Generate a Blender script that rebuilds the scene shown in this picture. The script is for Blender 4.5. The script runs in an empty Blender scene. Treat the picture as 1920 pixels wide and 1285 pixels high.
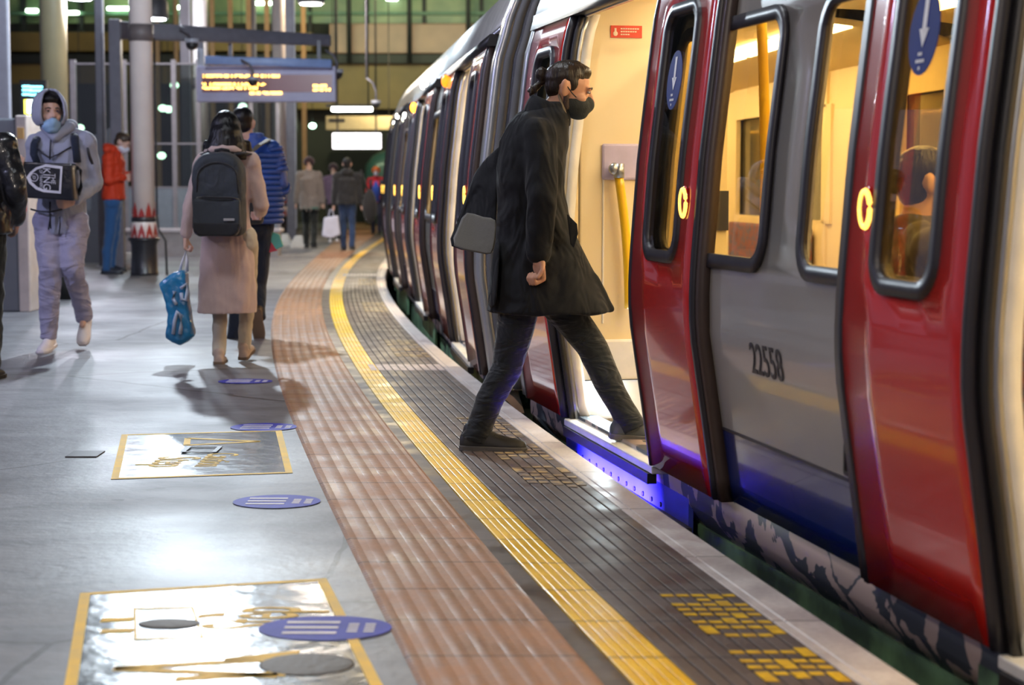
import bpy, bmesh, math, random
import numpy as np
from mathutils import Vector, Matrix, Euler
R = math.radians
V = Vector
random.seed(7)
scene = bpy.context.scene
COL = scene.collection

# ------------------------------------------------------------------ camera
CAMH = 1.2
FPX = 3500.0
PITCH = math.atan((642.5 - 345) / FPX)
cd = bpy.data.cameras.new('camera')
cam = bpy.data.objects.new('camera', cd)
COL.objects.link(cam)
cam.location = (0, 0, CAMH)
cam.rotation_euler = (math.pi / 2 - PITCH, 0, 0)
cd.sensor_fit = 'HORIZONTAL'
cd.sensor_width = 36
cd.lens = FPX * 36 / 1920
cd.dof.use_dof = True
cd.dof.focus_distance = 8.5
cd.dof.aperture_fstop = 3.2
cd.clip_end = 400
scene.camera = cam

# ------------------------------------------------------------------ world, exposure
w = bpy.data.worlds.new('night'); scene.world = w; w.use_nodes = True
bg = w.node_tree.nodes['Background']
bg.inputs[0].default_value = (0.10, 0.105, 0.15, 1); bg.inputs[1].default_value = 1.0
scene.view_settings.view_transform = 'Standard'
scene.view_settings.look = 'None'
scene.view_settings.gamma = 1
scene.view_settings.use_curve_mapping = False
scene.view_settings.exposure = 0.55

def area(name, loc, target, size, energy, color, sy=None, spread=None):
    l = bpy.data.lights.new(name, 'AREA'); l.energy = energy; l.color = color; l.size = size
    if sy: l.shape = 'RECTANGLE'; l.size_y = sy
    if spread: l.spread = spread
    o = bpy.data.objects.new(name, l); COL.objects.link(o); o.location = loc
    o.rotation_euler = (V(target) - V(loc)).to_track_quat('-Z', 'Y').to_euler()
    return o
COOL = (0.78, 0.9, 1.0)
# lamps of the platform: (x, y, z) of the pendant fittings; the light sits just under each shade
LAMPS = [(-2.9, 17.4, 4.35, 760, COOL, .2), (-5.6, 26.8, 5.1, 190, COOL, .3), (-6.6, 35.0, 4.3, 200, COOL, .3),
         (-3.3, 31.0, 4.2, 300, (1, .88, .74), .3), (-6.9, 30.2, 4.2, 150, (.9, .85, 1), .3),
         (-3.6, 9.6, 4.6, 55, (.92, .86, 1), .5), (-1.7, 3.5, 4.6, 90, (1, .90, .78), .5), (-3.0, 42.0, 5.8, 420, (1, .8, .5), .3)]
def bulb(name, loc, e, c, r=.1):
    l = bpy.data.lights.new(name, 'POINT'); l.energy = e; l.color = c; l.shadow_soft_size = r
    o = bpy.data.objects.new(name, l); COL.objects.link(o); o.location = loc; return o
for x, y, z, e, c, s in LAMPS:
    bulb('lamp_light', (x, y, z - .2), e, c, s * .35)
area('concourse_light', (-8, 9, 4.2), (-3.4, 14, .9), .6, 130, (.62, .64, 1))
area('far_fascia_light', (-2, 45, 3.4), (-2, 58, 4.6), 3, 120, (1, .80, .45), 1)
area('clerestory_light', (-4, 50, 6.0), (-4, 58, 6.6), 8, 300, (.85, 1, .6), 1)

# ------------------------------------------------------------------ pixel -> world (reading positions off the photo)
_f = V((0, math.cos(PITCH), -math.sin(PITCH))); _u = V((0, math.sin(PITCH), math.cos(PITCH)))
def ray(px, py):
    return V((1, 0, 0)) * ((px - 960) / FPX) + _u * ((642.5 - py) / FPX) + _f
def G(px, py, h=0.0):
    d = ray(px, py); t = (h - CAMH) / d.z
    return V((d.x * t, d.y * t, h))
def P(px, py, Y):
    d = ray(px, py); t = Y / d.y
    return V((d.x * t, Y, CAMH + d.z * t))

# ------------------------------------------------------------------ materials
MATS = {}
def mat(name, col, rough=.6, metal=0.0, spec=.5, noise=None, nscale=8.0, bump=0.0, bscale=40.0, coat=0.0, sheen=0.0,
        emit=None, estr=0.0, alpha=1.0, stretch=None, sub=0):
    if name in MATS: return MATS[name]
    m = bpy.data.materials.new(name); m.use_nodes = True; nt = m.node_tree; b = nt.nodes['Principled BSDF']
    b.inputs['Base Color'].default_value = (*col, 1); b.inputs['Roughness'].default_value = rough
    b.inputs['Metallic'].default_value = metal; b.inputs['Specular IOR Level'].default_value = spec
    b.inputs['Coat Weight'].default_value = coat; b.inputs['Coat Roughness'].default_value = .06
    b.inputs['Sheen Weight'].default_value = sheen
    if sub: b.inputs['Subsurface Weight'].default_value = sub; b.inputs['Subsurface Scale'].default_value = .01
    tc = nt.nodes.new('ShaderNodeTexCoord'); mp = nt.nodes.new('ShaderNodeMapping')
    nt.links.new(tc.outputs['Object'], mp.inputs[0])
    if stretch: mp.inputs['Scale'].default_value = stretch
    n = nt.nodes.new('ShaderNodeTexNoise'); n.inputs['Scale'].default_value = nscale; n.inputs['Detail'].default_value = 5
    nt.links.new(mp.outputs[0], n.inputs[0])
    rp = nt.nodes.new('ShaderNodeValToRGB')
    c2 = noise if noise else tuple(c * .86 for c in col)
    rp.color_ramp.elements[0].position = .38; rp.color_ramp.elements[1].position = .66
    rp.color_ramp.elements[0].color = (*c2, 1); rp.color_ramp.elements[1].color = (*col, 1)
    nt.links.new(n.outputs[0], rp.inputs[0]); nt.links.new(rp.outputs[0], b.inputs['Base Color'])
    if bump:
        n2 = nt.nodes.new('ShaderNodeTexNoise'); n2.inputs['Scale'].default_value = bscale; n2.inputs['Detail'].default_value = 4
        nt.links.new(mp.outputs[0], n2.inputs[0])
        bp = nt.nodes.new('ShaderNodeBump'); bp.inputs['Strength'].default_value = bump; bp.inputs['Distance'].default_value = .01
        nt.links.new(n2.outputs[0], bp.inputs['Height']); nt.links.new(bp.outputs[0], b.inputs['Normal'])
    if emit:
        b.inputs['Emission Color'].default_value = (*emit, 1); b.inputs['Emission Strength'].default_value = estr
    MATS[name] = m
    return m

def cloth(name, col, rough=.85, dist=.02, scale=7, fine=220, stretch=(1, 1, .55), sheen=.25, coat=0):
    """woven cloth: broad soft folds plus a fine weave"""
    if name in MATS: return MATS[name]
    m = bpy.data.materials.new(name); m.use_nodes = True; nt = m.node_tree; b = nt.nodes['Principled BSDF']
    b.inputs['Roughness'].default_value = rough; b.inputs['Sheen Weight'].default_value = sheen
    b.inputs['Coat Weight'].default_value = coat
    b.inputs['Specular IOR Level'].default_value = .3
    tc = nt.nodes.new('ShaderNodeTexCoord'); mp = nt.nodes.new('ShaderNodeMapping'); mp.inputs['Scale'].default_value = stretch
    nt.links.new(tc.outputs['Object'], mp.inputs[0])
    n = nt.nodes.new('ShaderNodeTexNoise'); n.inputs['Scale'].default_value = scale; n.inputs['Detail'].default_value = 2
    n.inputs['Distortion'].default_value = 1.2
    n2 = nt.nodes.new('ShaderNodeTexNoise'); n2.inputs['Scale'].default_value = fine
    nt.links.new(mp.outputs[0], n.inputs[0]); nt.links.new(tc.outputs['Object'], n2.inputs[0])
    b1 = nt.nodes.new('ShaderNodeBump'); b1.inputs['Strength'].default_value = 1; b1.inputs['Distance'].default_value = dist
    b2 = nt.nodes.new('ShaderNodeBump'); b2.inputs['Strength'].default_value = .35; b2.inputs['Distance'].default_value = .002
    nt.links.new(n.outputs[0], b1.inputs['Height']); nt.links.new(n2.outputs[0], b2.inputs['Height'])
    nt.links.new(b1.outputs[0], b2.inputs['Normal']); nt.links.new(b2.outputs[0], b.inputs['Normal'])
    rp = nt.nodes.new('ShaderNodeValToRGB'); rp.color_ramp.elements[0].color = (*[c * .78 for c in col], 1); rp.color_ramp.elements[1].color = (*col, 1)
    nt.links.new(n2.outputs[0], rp.inputs[0]); nt.links.new(rp.outputs[0], b.inputs['Base Color'])
    MATS[name] = m
    return m

def emis(name, col, s):
    if name in MATS: return MATS[name]
    m = bpy.data.materials.new(name); m.use_nodes = True; nt = m.node_tree
    b = nt.nodes['Principled BSDF']; b.inputs['Base Color'].default_value = (*[c * .8 for c in col], 1)
    b.inputs['Emission Color'].default_value = (*col, 1); b.inputs['Emission Strength'].default_value = s
    MATS[name] = m
    return m

def glassmat(name, tint=(1, 1, 1), refl=.09, rough=.02):
    if name in MATS: return MATS[name]
    m = bpy.data.materials.new(name); m.use_nodes = True; nt = m.node_tree; nt.nodes.clear()
    o = nt.nodes.new('ShaderNodeOutputMaterial'); mx = nt.nodes.new('ShaderNodeMixShader')
    t = nt.nodes.new('ShaderNodeBsdfTransparent'); t.inputs[0].default_value = (*tint, 1)
    g = nt.nodes.new('ShaderNodeBsdfGlossy'); g.inputs['Roughness'].default_value = rough
    fr = nt.nodes.new('ShaderNodeFresnel'); fr.inputs[0].default_value = 1.45
    ma = nt.nodes.new('ShaderNodeMath'); ma.operation = 'MULTIPLY'; ma.inputs[1].default_value = refl / .04
    ma.use_clamp = True
    nt.links.new(fr.outputs[0], ma.inputs[0]); nt.links.new(ma.outputs[0], mx.inputs[0])
    nt.links.new(t.outputs[0], mx.inputs[1]); nt.links.new(g.outputs[0], mx.inputs[2]); nt.links.new(mx.outputs[0], o.inputs[0])
    MATS[name] = m
    return m

# ------------------------------------------------------------------ mesh builder
def frame_to(d, up=V((0, 0, 1))):
    z = V(d).normalized()
    x = up.cross(z)
    if x.length < 1e-4: x = V((1, 0, 0)).cross(z)
    x.normalize(); y = z.cross(x)
    return Matrix((x, y, z)).transposed()

class MB:
    def __init__(s): s.bm = bmesh.new()
    def face(s, pts, mi=0):
        f = s.bm.faces.new([s.bm.verts.new(V(p)) for p in pts]); f.material_index = mi; return f
    def box(s, a, b, M=None, mi=0):
        a, b = V(a), V(b)
        vs = []
        for x in (a.x, b.x):
            for y in (a.y, b.y):
                for z in (a.z, b.z):
                    p = V((x, y, z)); vs.append(s.bm.verts.new(M @ p if M else p))
        for q in ((0, 1, 3, 2), (4, 6, 7, 5), (0, 4, 5, 1), (2, 3, 7, 6), (0, 2, 6, 4), (1, 5, 7, 3)):
            f = s.bm.faces.new([vs[i] for i in q]); f.material_index = mi
        return s
    def cbox(s, c, size, M=None, mi=0):
        c, h = V(c), V(size) / 2
        return s.box(c - h, c + h, M, mi)
    def loft(s, rings, cap=True, mi=0, closed=True):
        vr = [[s.bm.verts.new(V(p)) for p in r] for r in rings]
        n = len(vr[0])
        for i in range(len(vr) - 1):
            for j in range(n if closed else n - 1):
                k = (j + 1) % n
                f = s.bm.faces.new((vr[i][j], vr[i][k], vr[i + 1][k], vr[i + 1][j])); f.material_index = mi; f.smooth = True
        if cap and closed:
            s.bm.faces.new(vr[0][::-1]).material_index = mi; s.bm.faces.new(vr[-1]).material_index = mi
        return s
    def ell_loft(s, rings, n=24, mi=0, p=2.0):
        """rings: (centre, rx, ry[, rotz]) horizontal ellipses stacked"""
        out = []
        for r in rings:
            c, rx, ry = V(r[0]), r[1], r[2]; a0 = r[3] if len(r) > 3 else 0
            ring = []
            for i in range(n):
                a = 2 * math.pi * i / n
                ca, sa = math.cos(a), math.sin(a)
                x = rx * math.copysign(abs(ca) ** (2 / p), ca); y = ry * math.copysign(abs(sa) ** (2 / p), sa)
                ring.append(c + V((x * math.cos(a0) - y * math.sin(a0), x * math.sin(a0) + y * math.cos(a0), 0)))
            out.append(ring)
        return s.loft(out, mi=mi)
    def cap(s, p1, r1, p2, r2, n=14):
        """tapered capsule"""
        p1, p2 = V(p1), V(p2); d = p2 - p1
        if d.length < 1e-5: return s.ell(p1, (r1, r1, r1))
        M = frame_to(d); L = d.length; rings = []
        for i in range(1, 5):
            a = math.pi / 2 * (1 - i / 4)
            rings.append((-r1 * math.sin(a), r1 * math.cos(a)))
        for i in range(0, 4):
            a = math.pi / 2 * i / 4
            rings.append((L + r2 * math.sin(a), r2 * math.cos(a)))
        out = [[p1 + M @ V((max(r, .0005) * math.cos(2 * math.pi * k / n), max(r, .0005) * math.sin(2 * math.pi * k / n), z)) for k in range(n)] for z, r in rings]
        return s.loft(out)
    def cyl(s, p1, r1, p2, r2=None, n=20, mi=0):
        r2 = r1 if r2 is None else r2
        p1, p2 = V(p1), V(p2); M = frame_to(p2 - p1)
        return s.loft([[c + M @ V((r * math.cos(2 * math.pi * k / n), r * math.sin(2 * math.pi * k / n), 0)) for k in range(n)] for c, r in ((p1, r1), (p2, r2))], mi=mi)
    def ell(s, c, r, M=None, u=16, v=10, mi=0):
        c = V(c); out = []
        for i in range(1, v):
            a = math.pi * i / v
            out.append([c + (M @ q if M else q) for q in [V((r[0] * math.sin(a) * math.cos(2 * math.pi * k / u), r[1] * math.sin(a) * math.sin(2 * math.pi * k / u), -r[2] * math.cos(a))) for k in range(u)]])
        vr = [[s.bm.verts.new(p) for p in ring] for ring in out]
        for i in range(len(vr) - 1):
            for j in range(u):
                k = (j + 1) % u; f = s.bm.faces.new((vr[i][j], vr[i][k], vr[i + 1][k], vr[i + 1][j])); f.smooth = True; f.material_index = mi
        for end, sg in ((0, -1), (-1, 1)):
            q = V((0, 0, sg * r[2])); tip = s.bm.verts.new(c + (M @ q if M else q))
            for j in range(u):
                k = (j + 1) % u
                f = s.bm.faces.new((vr[end][k], vr[end][j], tip) if sg < 0 else (vr[end][j], vr[end][k], tip)); f.smooth = True; f.material_index = mi
        return s
    def tube(s, pts, r, n=10, mi=0, flat=None):
        pts = [V(p) for p in pts]; out = []
        for i, p in enumerate(pts):
            d = pts[min(i + 1, len(pts) - 1)] - pts[max(i - 1, 0)]
            M = frame_to(d); rr = r[i] if isinstance(r, (list, tuple)) else r
            fy = flat if flat else 1
            out.append([p + M @ V((rr * math.cos(2 * math.pi * k / n), rr * fy * math.sin(2 * math.pi * k / n), 0)) for k in range(n)])
        return s.loft(out, mi=mi)
    def prism(s, outline, vec, mi=0):
        a = [s.bm.verts.new(V(p)) for p in outline]; b = [s.bm.verts.new(V(p) + V(vec)) for p in outline]
        s.bm.faces.new(a[::-1]).material_index = mi; s.bm.faces.new(b).material_index = mi; n = len(a)
        for i in range(n):
            f = s.bm.faces.new((a[i], a[(i + 1) % n], b[(i + 1) % n], b[i])); f.material_index = mi
        return s
    def ring(s, outer, inner, vec, mi=0):
        n = len(outer); vec = V(vec)
        A = [[s.bm.verts.new(V(p) + o) for p in L] for L in (outer, inner) for o in (V(), vec)]
        ob, ot, ib, it = A
        for i in range(n):
            k = (i + 1) % n
            for q in ((ot[i], ot[k], it[k], it[i]), (ob[k], ob[i], ib[i], ib[k]), (ob[i], ob[k], ot[k], ot[i]), (ib[k], ib[i], it[i], it[k])):
                s.bm.faces.new(q).material_index = mi
        return s
    def build(s, name, m, parent=None, smooth=False, bevel=0, solid=0, vox=0, sm=3, sub=0, label=None, disp=0, dsc=.15):
        bmesh.ops.recalc_face_normals(s.bm, faces=s.bm.faces)
        me = bpy.data.meshes.new(name); s.bm.to_mesh(me); s.bm.free()
        for mm in (m if isinstance(m, (list, tuple)) else [m]): me.materials.append(mm)
        o = bpy.data.objects.new(name, me); COL.objects.link(o)
        if parent: o.parent = parent
        if smooth:
            for p in me.polygons: p.use_smooth = True
        if solid:
            md = o.modifiers.new('solid', 'SOLIDIFY'); md.thickness = solid; md.offset = 0
        if vox:
            md = o.modifiers.new('remesh', 'REMESH'); md.mode = 'VOXEL'; md.voxel_size = vox; md.use_smooth_shade = True
            if sm:
                md = o.modifiers.new('smooth', 'SMOOTH'); md.factor = .5; md.iterations = sm
        if disp:
            tx = bpy.data.textures.get('fold%.2f' % dsc) or bpy.data.textures.new('fold%.2f' % dsc, 'CLOUDS'); tx.noise_scale = dsc; tx.noise_depth = 1
            md = o.modifiers.new('folds', 'DISPLACE'); md.texture = tx; md.strength = disp; md.mid_level = .5; md.texture_coords = 'LOCAL'
        if sub:
            md = o.modifiers.new('sub', 'SUBSURF'); md.levels = sub; md.render_levels = sub
        if bevel:
            md = o.modifiers.new('bevel', 'BEVEL'); md.width = bevel; md.segments = 2; md.limit_method = 'ANGLE'
        if label: o['label'] = label
        return o

def thing(name, label, cat, loc=(0, 0, 0), rz=0, group=None):
    o = bpy.data.objects.new(name, None); COL.objects.link(o); o.location = loc; o.rotation_euler = (0, 0, rz)
    o.empty_display_size = .2
    return tag(o, label, cat, group)
def tag(o, label, cat, group=None):
    o['label'] = label; o['category'] = cat
    if group: o['group'] = group
    return o
def struct(o): o['kind'] = 'structure'; return o

def text_mesh(txt, size, M, name, m, parent=None, thick=.001, sx=1.0, align='LEFT'):
    """real letters; M maps text plane (x right, y up, z out) into place"""
    cu = bpy.data.curves.new(name, 'FONT'); cu.body = txt; cu.size = size; cu.extrude = thick; cu.align_x = align
    cu.align_y = 'CENTER'; cu.resolution_u = 3
    t = bpy.data.objects.new(name + '_t', cu); COL.objects.link(t)
    me = bpy.data.meshes.new_from_object(t); me.name = name
    bpy.data.objects.remove(t); bpy.data.curves.remove(cu)
    me.transform(M @ Matrix.Diagonal((sx, 1, 1, 1))); me.materials.clear(); me.materials.append(m)
    o = bpy.data.objects.new(name, me); COL.objects.link(o)
    if parent: o.parent = parent
    return o
def M4(x, y, z, o):
    m = Matrix((V(x), V(y), V(z))).transposed().to_4x4(); m.translation = V(o); return m

def rrect(s0, s1, h0, h1, r, n=6):
    """rounded rectangle as (s, h) pairs"""
    out = []
    for cx, cy, a0 in ((s1 - r, h1 - r, 0), (s0 + r, h1 - r, 90), (s0 + r, h0 + r, 180), (s1 - r, h0 + r, 270)):
        for i in range(n + 1):
            a = R(a0 + 90 * i / n); out.append((cx + r * math.cos(a), cy + r * math.sin(a)))
    return out

area('roof_fill', (-1.2, 8.5, 6.2), (.6, 9, 2.2), 1.2, 90, (.9, .95, 1), 1)  # unseen light, added to brighten the train roof
bulb('side_fill', (-3.2, .2, 3.9), 260, (1, .86, .72), .15)  # unseen bulb added behind the camera to brighten the near train side
# blue service light under the open train door, set in the gap
area('blue_gap_light', (.27, 8.5, -.17), (.60, 8.55, -.14), .05, 14, (.10, .06, 1), .03)
_l = bpy.data.objects['blue_gap_light']; _l.data.size = 1.2; _l.data.energy = 65; _l.data.spread = R(95); _l.data.size_y = .03; _l.rotation_euler = (R(88), 0, R(101.4 - 180 - 90 + 90))
# ------------------------------------------------------------------ platform boundaries, read off the photo and smoothed
BND = {
 'tacL': [(787,1285),(753,1226),(727,1177),(697,1113),(663,1041),(640,981),(590,900),(550,800),(520,700),(510,640),(510,600),(516,575),(531,545),(555,518),(583,490)],
 'tacR': [(1142,1285),(1093,1234),(1040,1173),(953,1079),(866,985),(791,890),(731,800),(660,700),(627,640),(609,600),(602,570),(602,540),(621,515),(643,490),(672,465)],
 'yelL': [(1183,1285),(1104,1192),(1032,1119),(938,1022),(866,945),(814,881),(749,800),(677,700),(640,640),(622,600),(617,570),(619,540),(632,515),(653,490),(687,465),(712,450)],
 'yelR': [(1325,1285),(1176,1177),(1112,1115),(1010,1017),(938,945),(874,881),(806,800),(712,700),(675,640),(652,600),(643,570),(643,540),(650,515),(668,490),(700,465),(722,450)],
 'wL': [(1608,1285),(1525,1219),(1410,1142),(1221,1000),(1085,900),(985,815),(838,700),(778,640),(744,600),(724,570),(708,540),(705,515),(720,490)],
 'edge': [(1718,1285),(1620,1212),(1510,1142),(1295,1000),(1140,900),(1040,815),(880,700),(807,640),(765,600),(744,570),(727,540),(722,515),(738,490)],
}
YS = np.concatenate([np.arange(1.5, 30, .12), np.arange(30, 75, .6)])
BX = {}
for k, pts in BND.items():
    g = [G(*p) for p in pts]; ys = np.array([q.y for q in g]); xs = np.array([q.x for q in g])
    c = np.polyfit(ys, xs, 4 if k[0] != 'w' and k != 'edge' else 3)
    f = np.poly1d(c); d = f.deriv(); y1 = ys.max() * .97; y0 = 4.45
    BX[k] = np.where(YS > y1, f(y1) + np.clip(d(y1), -.06, 0.02) * (YS - y1), np.where(YS < y0, f(y0) + d(y0) * (YS - y0), f(YS)))
def bx(k, y): return float(np.interp(y, YS, BX[k]))

def band(name, a, b, prof, m, base=-.12, label=None):
    """strip between curves a and b; prof = (fraction across, height) points; uv in metres"""
    bm = bmesh.new(); uvl = bm.loops.layers.uv.new('uv'); rows = []; vv = 0
    for i, y in enumerate(YS):
        xa, xb = a[i], b[i]
        if i: vv += math.hypot(YS[i] - YS[i - 1], (xa + xb - a[i - 1] - b[i - 1]) / 2)
        w_ = xb - xa
        row = [(bm.verts.new((xa, y, base)), 0, vv)] + [(bm.verts.new((xa + w_ * f, y, h)), w_ * f, vv) for f, h in prof] + [(bm.verts.new((xb, y, base)), w_, vv)]
        rows.append(row)
    for i in range(len(rows) - 1):
        for j in range(len(rows[0]) - 1):
            q = (rows[i][j], rows[i][j + 1], rows[i + 1][j + 1], rows[i + 1][j])
            fc = bm.faces.new([t[0] for t in q])
            for l, t in zip(fc.loops, q): l[uvl].uv = (t[1], t[2])
    bmesh.ops.recalc_face_normals(bm, faces=bm.faces)
    me = bpy.data.meshes.new(name); bm.to_mesh(me); bm.free(); me.materials.append(m)
    o = bpy.data.objects.new(name, me); COL.objects.link(o); o['kind'] = 'structure'
    return o
def ribs(n, g=.22, h=0.003, d=-.012):
    p = []
    for k in range(n):
        a = k / n; u = 1 / n
        p += [(a, d), (a + g * .35 * u, d), (a + g * .6 * u, h - .001), (a + g * u, h), (a + u * (1 - g * .1), h), (a + u * (1 - g * .02), d + .002)]
    p.append((1, d)); return p

def paving(name, col, col2, rough, joint=.4, tact=False, jw=.03, spot=None, metalrough=None):
    m = bpy.data.materials.new(name); m.use_nodes = True; nt = m.node_tree; b = nt.nodes['Principled BSDF']; L = nt.links.new
    uv = nt.nodes.new('ShaderNodeUVMap'); sx = nt.nodes.new('ShaderNodeSeparateXYZ'); L(uv.outputs[0], sx.inputs[0])
    def math_(op, a, bb=None, c=None):
        n = nt.nodes.new('ShaderNodeMath'); n.operation = op
        for i, q in enumerate((a, bb, c)):
            if q is None: continue
            if isinstance(q, (int, float)): n.inputs[i].default_value = q
            else: L(q, n.inputs[i])
        return n.outputs[0]
    n = nt.nodes.new('ShaderNodeTexNoise'); n.inputs['Scale'].default_value = 5; n.inputs['Detail'].default_value = 6
    tc = nt.nodes.new('ShaderNodeTexCoord'); L(tc.outputs['Object'], n.inputs[0])
    n2 = nt.nodes.new('ShaderNodeTexNoise'); n2.inputs['Scale'].default_value = 60; n2.inputs['Detail'].default_value = 3; L(tc.outputs['Object'], n2.inputs[0])
    mix = math_('ADD', math_('MULTIPLY', n.outputs[0], .65), math_('MULTIPLY', n2.outputs[0], .35))
    rp = nt.nodes.new('ShaderNodeValToRGB'); rp.color_ramp.elements[0].position = .36; rp.color_ramp.elements[1].position = .62
    rp.color_ramp.elements[0].color = (*col2, 1); rp.color_ramp.elements[1].color = (*col, 1); L(mix, rp.inputs[0])
    out = rp.outputs[0]
    jf = math_('LESS_THAN', math_('FRACT', math_('DIVIDE', sx.outputs[1], joint)), jw)
    mx = nt.nodes.new('ShaderNodeMix'); mx.data_type = 'RGBA'; L(jf, mx.inputs[0]); L(out, mx.inputs[6]); mx.inputs[7].default_value = (*[c * .35 for c in col2], 1)
    L(mx.outputs[2], b.inputs['Base Color'])
    rr = nt.nodes.new('ShaderNodeMapRange'); rr.inputs[1].default_value = .35; rr.inputs[2].default_value = .65
    rr.inputs[3].default_value = rough - .12; rr.inputs[4].default_value = rough + .15; L(n.outputs[0], rr.inputs[0]); L(rr.outputs[0], b.inputs['Roughness'])
    h = math_('MULTIPLY', n2.outputs[0], .25)
    if tact:
        a = math_('SINE', math_('MULTIPLY', sx.outputs[0], 2 * math.pi / .066)); bb = math_('SINE', math_('MULTIPLY', sx.outputs[1], 2 * math.pi / .03))
        hh = math_('MULTIPLY', math_('MAXIMUM', math_('ADD', a, .35), 0), math_('ADD', math_('MULTIPLY', bb, .5), .6)); h = math_('ADD', h, hh)
    h = math_('SUBTRACT', h, math_('MULTIPLY', jf, .6))
    bp = nt.nodes.new('ShaderNodeBump'); bp.inputs['Distance'].default_value = .006 if tact else .003; bp.inputs['Strength'].default_value = .9 if tact else .6
    L(h, bp.inputs['Height']); L(bp.outputs[0], b.inputs['Normal'])
    return m

M_tact = paving('terracotta_tactile', (.38, .20, .11), (.25, .13, .075), .5, tact=True)
M_rib = paving('dark_ribbed_tile', (.112, .080, .064), (.080, .058, .048), .5)
M_yel = paving('yellow_rib_paint', (.88, .56, .015), (.72, .42, .012), .4)
M_cop = paving('white_coping', (.62, .56, .52), (.44, .38, .36), .45, joint=.9, jw=.01)
M_plain = paving('dark_margin', (.10, .078, .072), (.06, .05, .047), .42)

def floor_mat():
    m = bpy.data.materials.new('worn_asphalt'); m.use_nodes = True; nt = m.node_tree; b = nt.nodes['Principled BSDF']; L = nt.links.new
    tc = nt.nodes.new('ShaderNodeTexCoord')
    def noise(s, d=5, sc=(1, 1, 1), dist=0):
        mp = nt.nodes.new('ShaderNodeMapping'); mp.inputs['Scale'].default_value = sc; L(tc.outputs['Object'], mp.inputs[0])
        n = nt.nodes.new('ShaderNodeTexNoise'); n.inputs['Scale'].default_value = s; n.inputs['Detail'].default_value = d; n.inputs['Distortion'].default_value = dist
        L(mp.outputs[0], n.inputs[0]); return n.outputs[0]
    big = noise(.55, 4); fine = noise(26, 6); mid = noise(3, 5, (1, 1.6, 1), .8)
    rp = nt.nodes.new('ShaderNodeValToRGB'); rp.color_ramp.elements[0].color = (.10, .098, .112, 1); rp.color_ramp.elements[1].color = (.17, .17, .19, 1)
    rp.color_ramp.elements[0].position = .35; rp.color_ramp.elements[1].position = .65
    L(mid, rp.inputs[0])
    # wide cracks and slab joints
    vo = nt.nodes.new('ShaderNodeTexVoronoi'); vo.feature = 'DISTANCE_TO_EDGE'; vo.inputs['Scale'].default_value = .42
    mpv = nt.nodes.new('ShaderNodeMapping'); mpv.inputs['Scale'].default_value = (1, .8, 1); mpv.inputs['Location'].default_value = (.37, .1, 0)
    ad = nt.nodes.new('ShaderNodeMix'); ad.data_type = 'RGBA'; ad.inputs[0].default_value = .06
    nn = nt.nodes.new('ShaderNodeTexNoise'); nn.inputs['Scale'].default_value = 2.5; L(tc.outputs['Object'], nn.inputs[0])
    L(tc.outputs['Object'], ad.inputs[6]); L(nn.outputs[1], ad.inputs[7]); L(ad.outputs[2], mpv.inputs[0]); L(mpv.outputs[0], vo.inputs[0])
    ck = nt.nodes.new('ShaderNodeMath'); ck.operation = 'LESS_THAN'; ck.inputs[1].default_value = .0035; L(vo.outputs[0], ck.inputs[0])
    mx = nt.nodes.new('ShaderNodeMix'); mx.data_type = 'RGBA'; L(ck.outputs[0], mx.inputs[0]); L(rp.outputs[0], mx.inputs[6]); mx.inputs[7].default_value = (.05, .045, .05, 1)
    # scattered dark pits
    pt = nt.nodes.new('ShaderNodeMath'); pt.operation = 'GREATER_THAN'; pt.inputs[1].default_value = .70; L(noise(9, 2), pt.inputs[0])
    mx2 = nt.nodes.new('ShaderNodeMix'); mx2.data_type = 'RGBA'; L(pt.outputs[0], mx2.inputs[0]); L(mx.outputs[2], mx2.inputs[6]); mx2.inputs[7].default_value = (.09, .085, .095, 1)
    L(mx2.outputs[2], b.inputs['Base Color'])
    rr = nt.nodes.new('ShaderNodeMapRange'); rr.inputs[1].default_value = .35; rr.inputs[2].default_value = .65; rr.inputs[3].default_value = .40; rr.inputs[4].default_value = .62
    L(big, rr.inputs[0]); L(rr.outputs[0], b.inputs['Roughness'])
    bp = nt.nodes.new('ShaderNodeBump'); bp.inputs['Distance'].default_value = .004; bp.inputs['Strength'].default_value = .45
    am = nt.nodes.new('ShaderNodeMath'); am.operation = 'ADD'; L(fine, am.inputs[0]); L(mid, am.inputs[1])
    L(am.outputs[0], bp.inputs['Height']); L(bp.outputs[0], b.inputs['Normal'])
    b.inputs['Specular IOR Level'].default_value = .6
    return m
M_floor = floor_mat()
A_ = np.array
band('floor', np.full(len(YS), -22.0), BX['tacL'], [(0, 0), (1, 0)], M_floor)
band('tactile_paving', BX['tacL'], BX['tacR'], [(0, .0), (.03, .006), (.97, .006), (1, .0)], M_tact)
band('paving_margin', BX['tacR'], BX['yelL'], [(0, 0), (1, 0)], M_plain)
band('yellow_line', BX['yelL'], BX['yelR'], ribs(5, h=.004), M_yel)
band('ribbed_paving', BX['yelR'], BX['wL'], ribs(9), M_rib)
# coping with its nosing and the wall of the pit under it
band('platform_coping', BX['wL'], BX['edge'], [(0, -.002), (.03, .004), (.22, .004), (.24, -.002), (.28, .004), (.96, .004), (1, -.01)], M_cop, base=-.14)
M_pit = mat('pit_brick', (.05, .05, .045), .8, noise=(.02, .025, .02), bump=.5)
ew = band('wall_platform', BX['edge'] - .12, BX['edge'] - .05, [(0, -.12), (1, -.12)], M_pit, base=-1.1)
ps = band('track_bed', BX['edge'] - .06, BX['edge'] + 5.5, [(0, -1.05), (1, -1.05)], mat('ballast', (.06, .058, .05), .9, noise=(.02, .02, .018), nscale=14, bump=1, bscale=18), base=-1.2)

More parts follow.
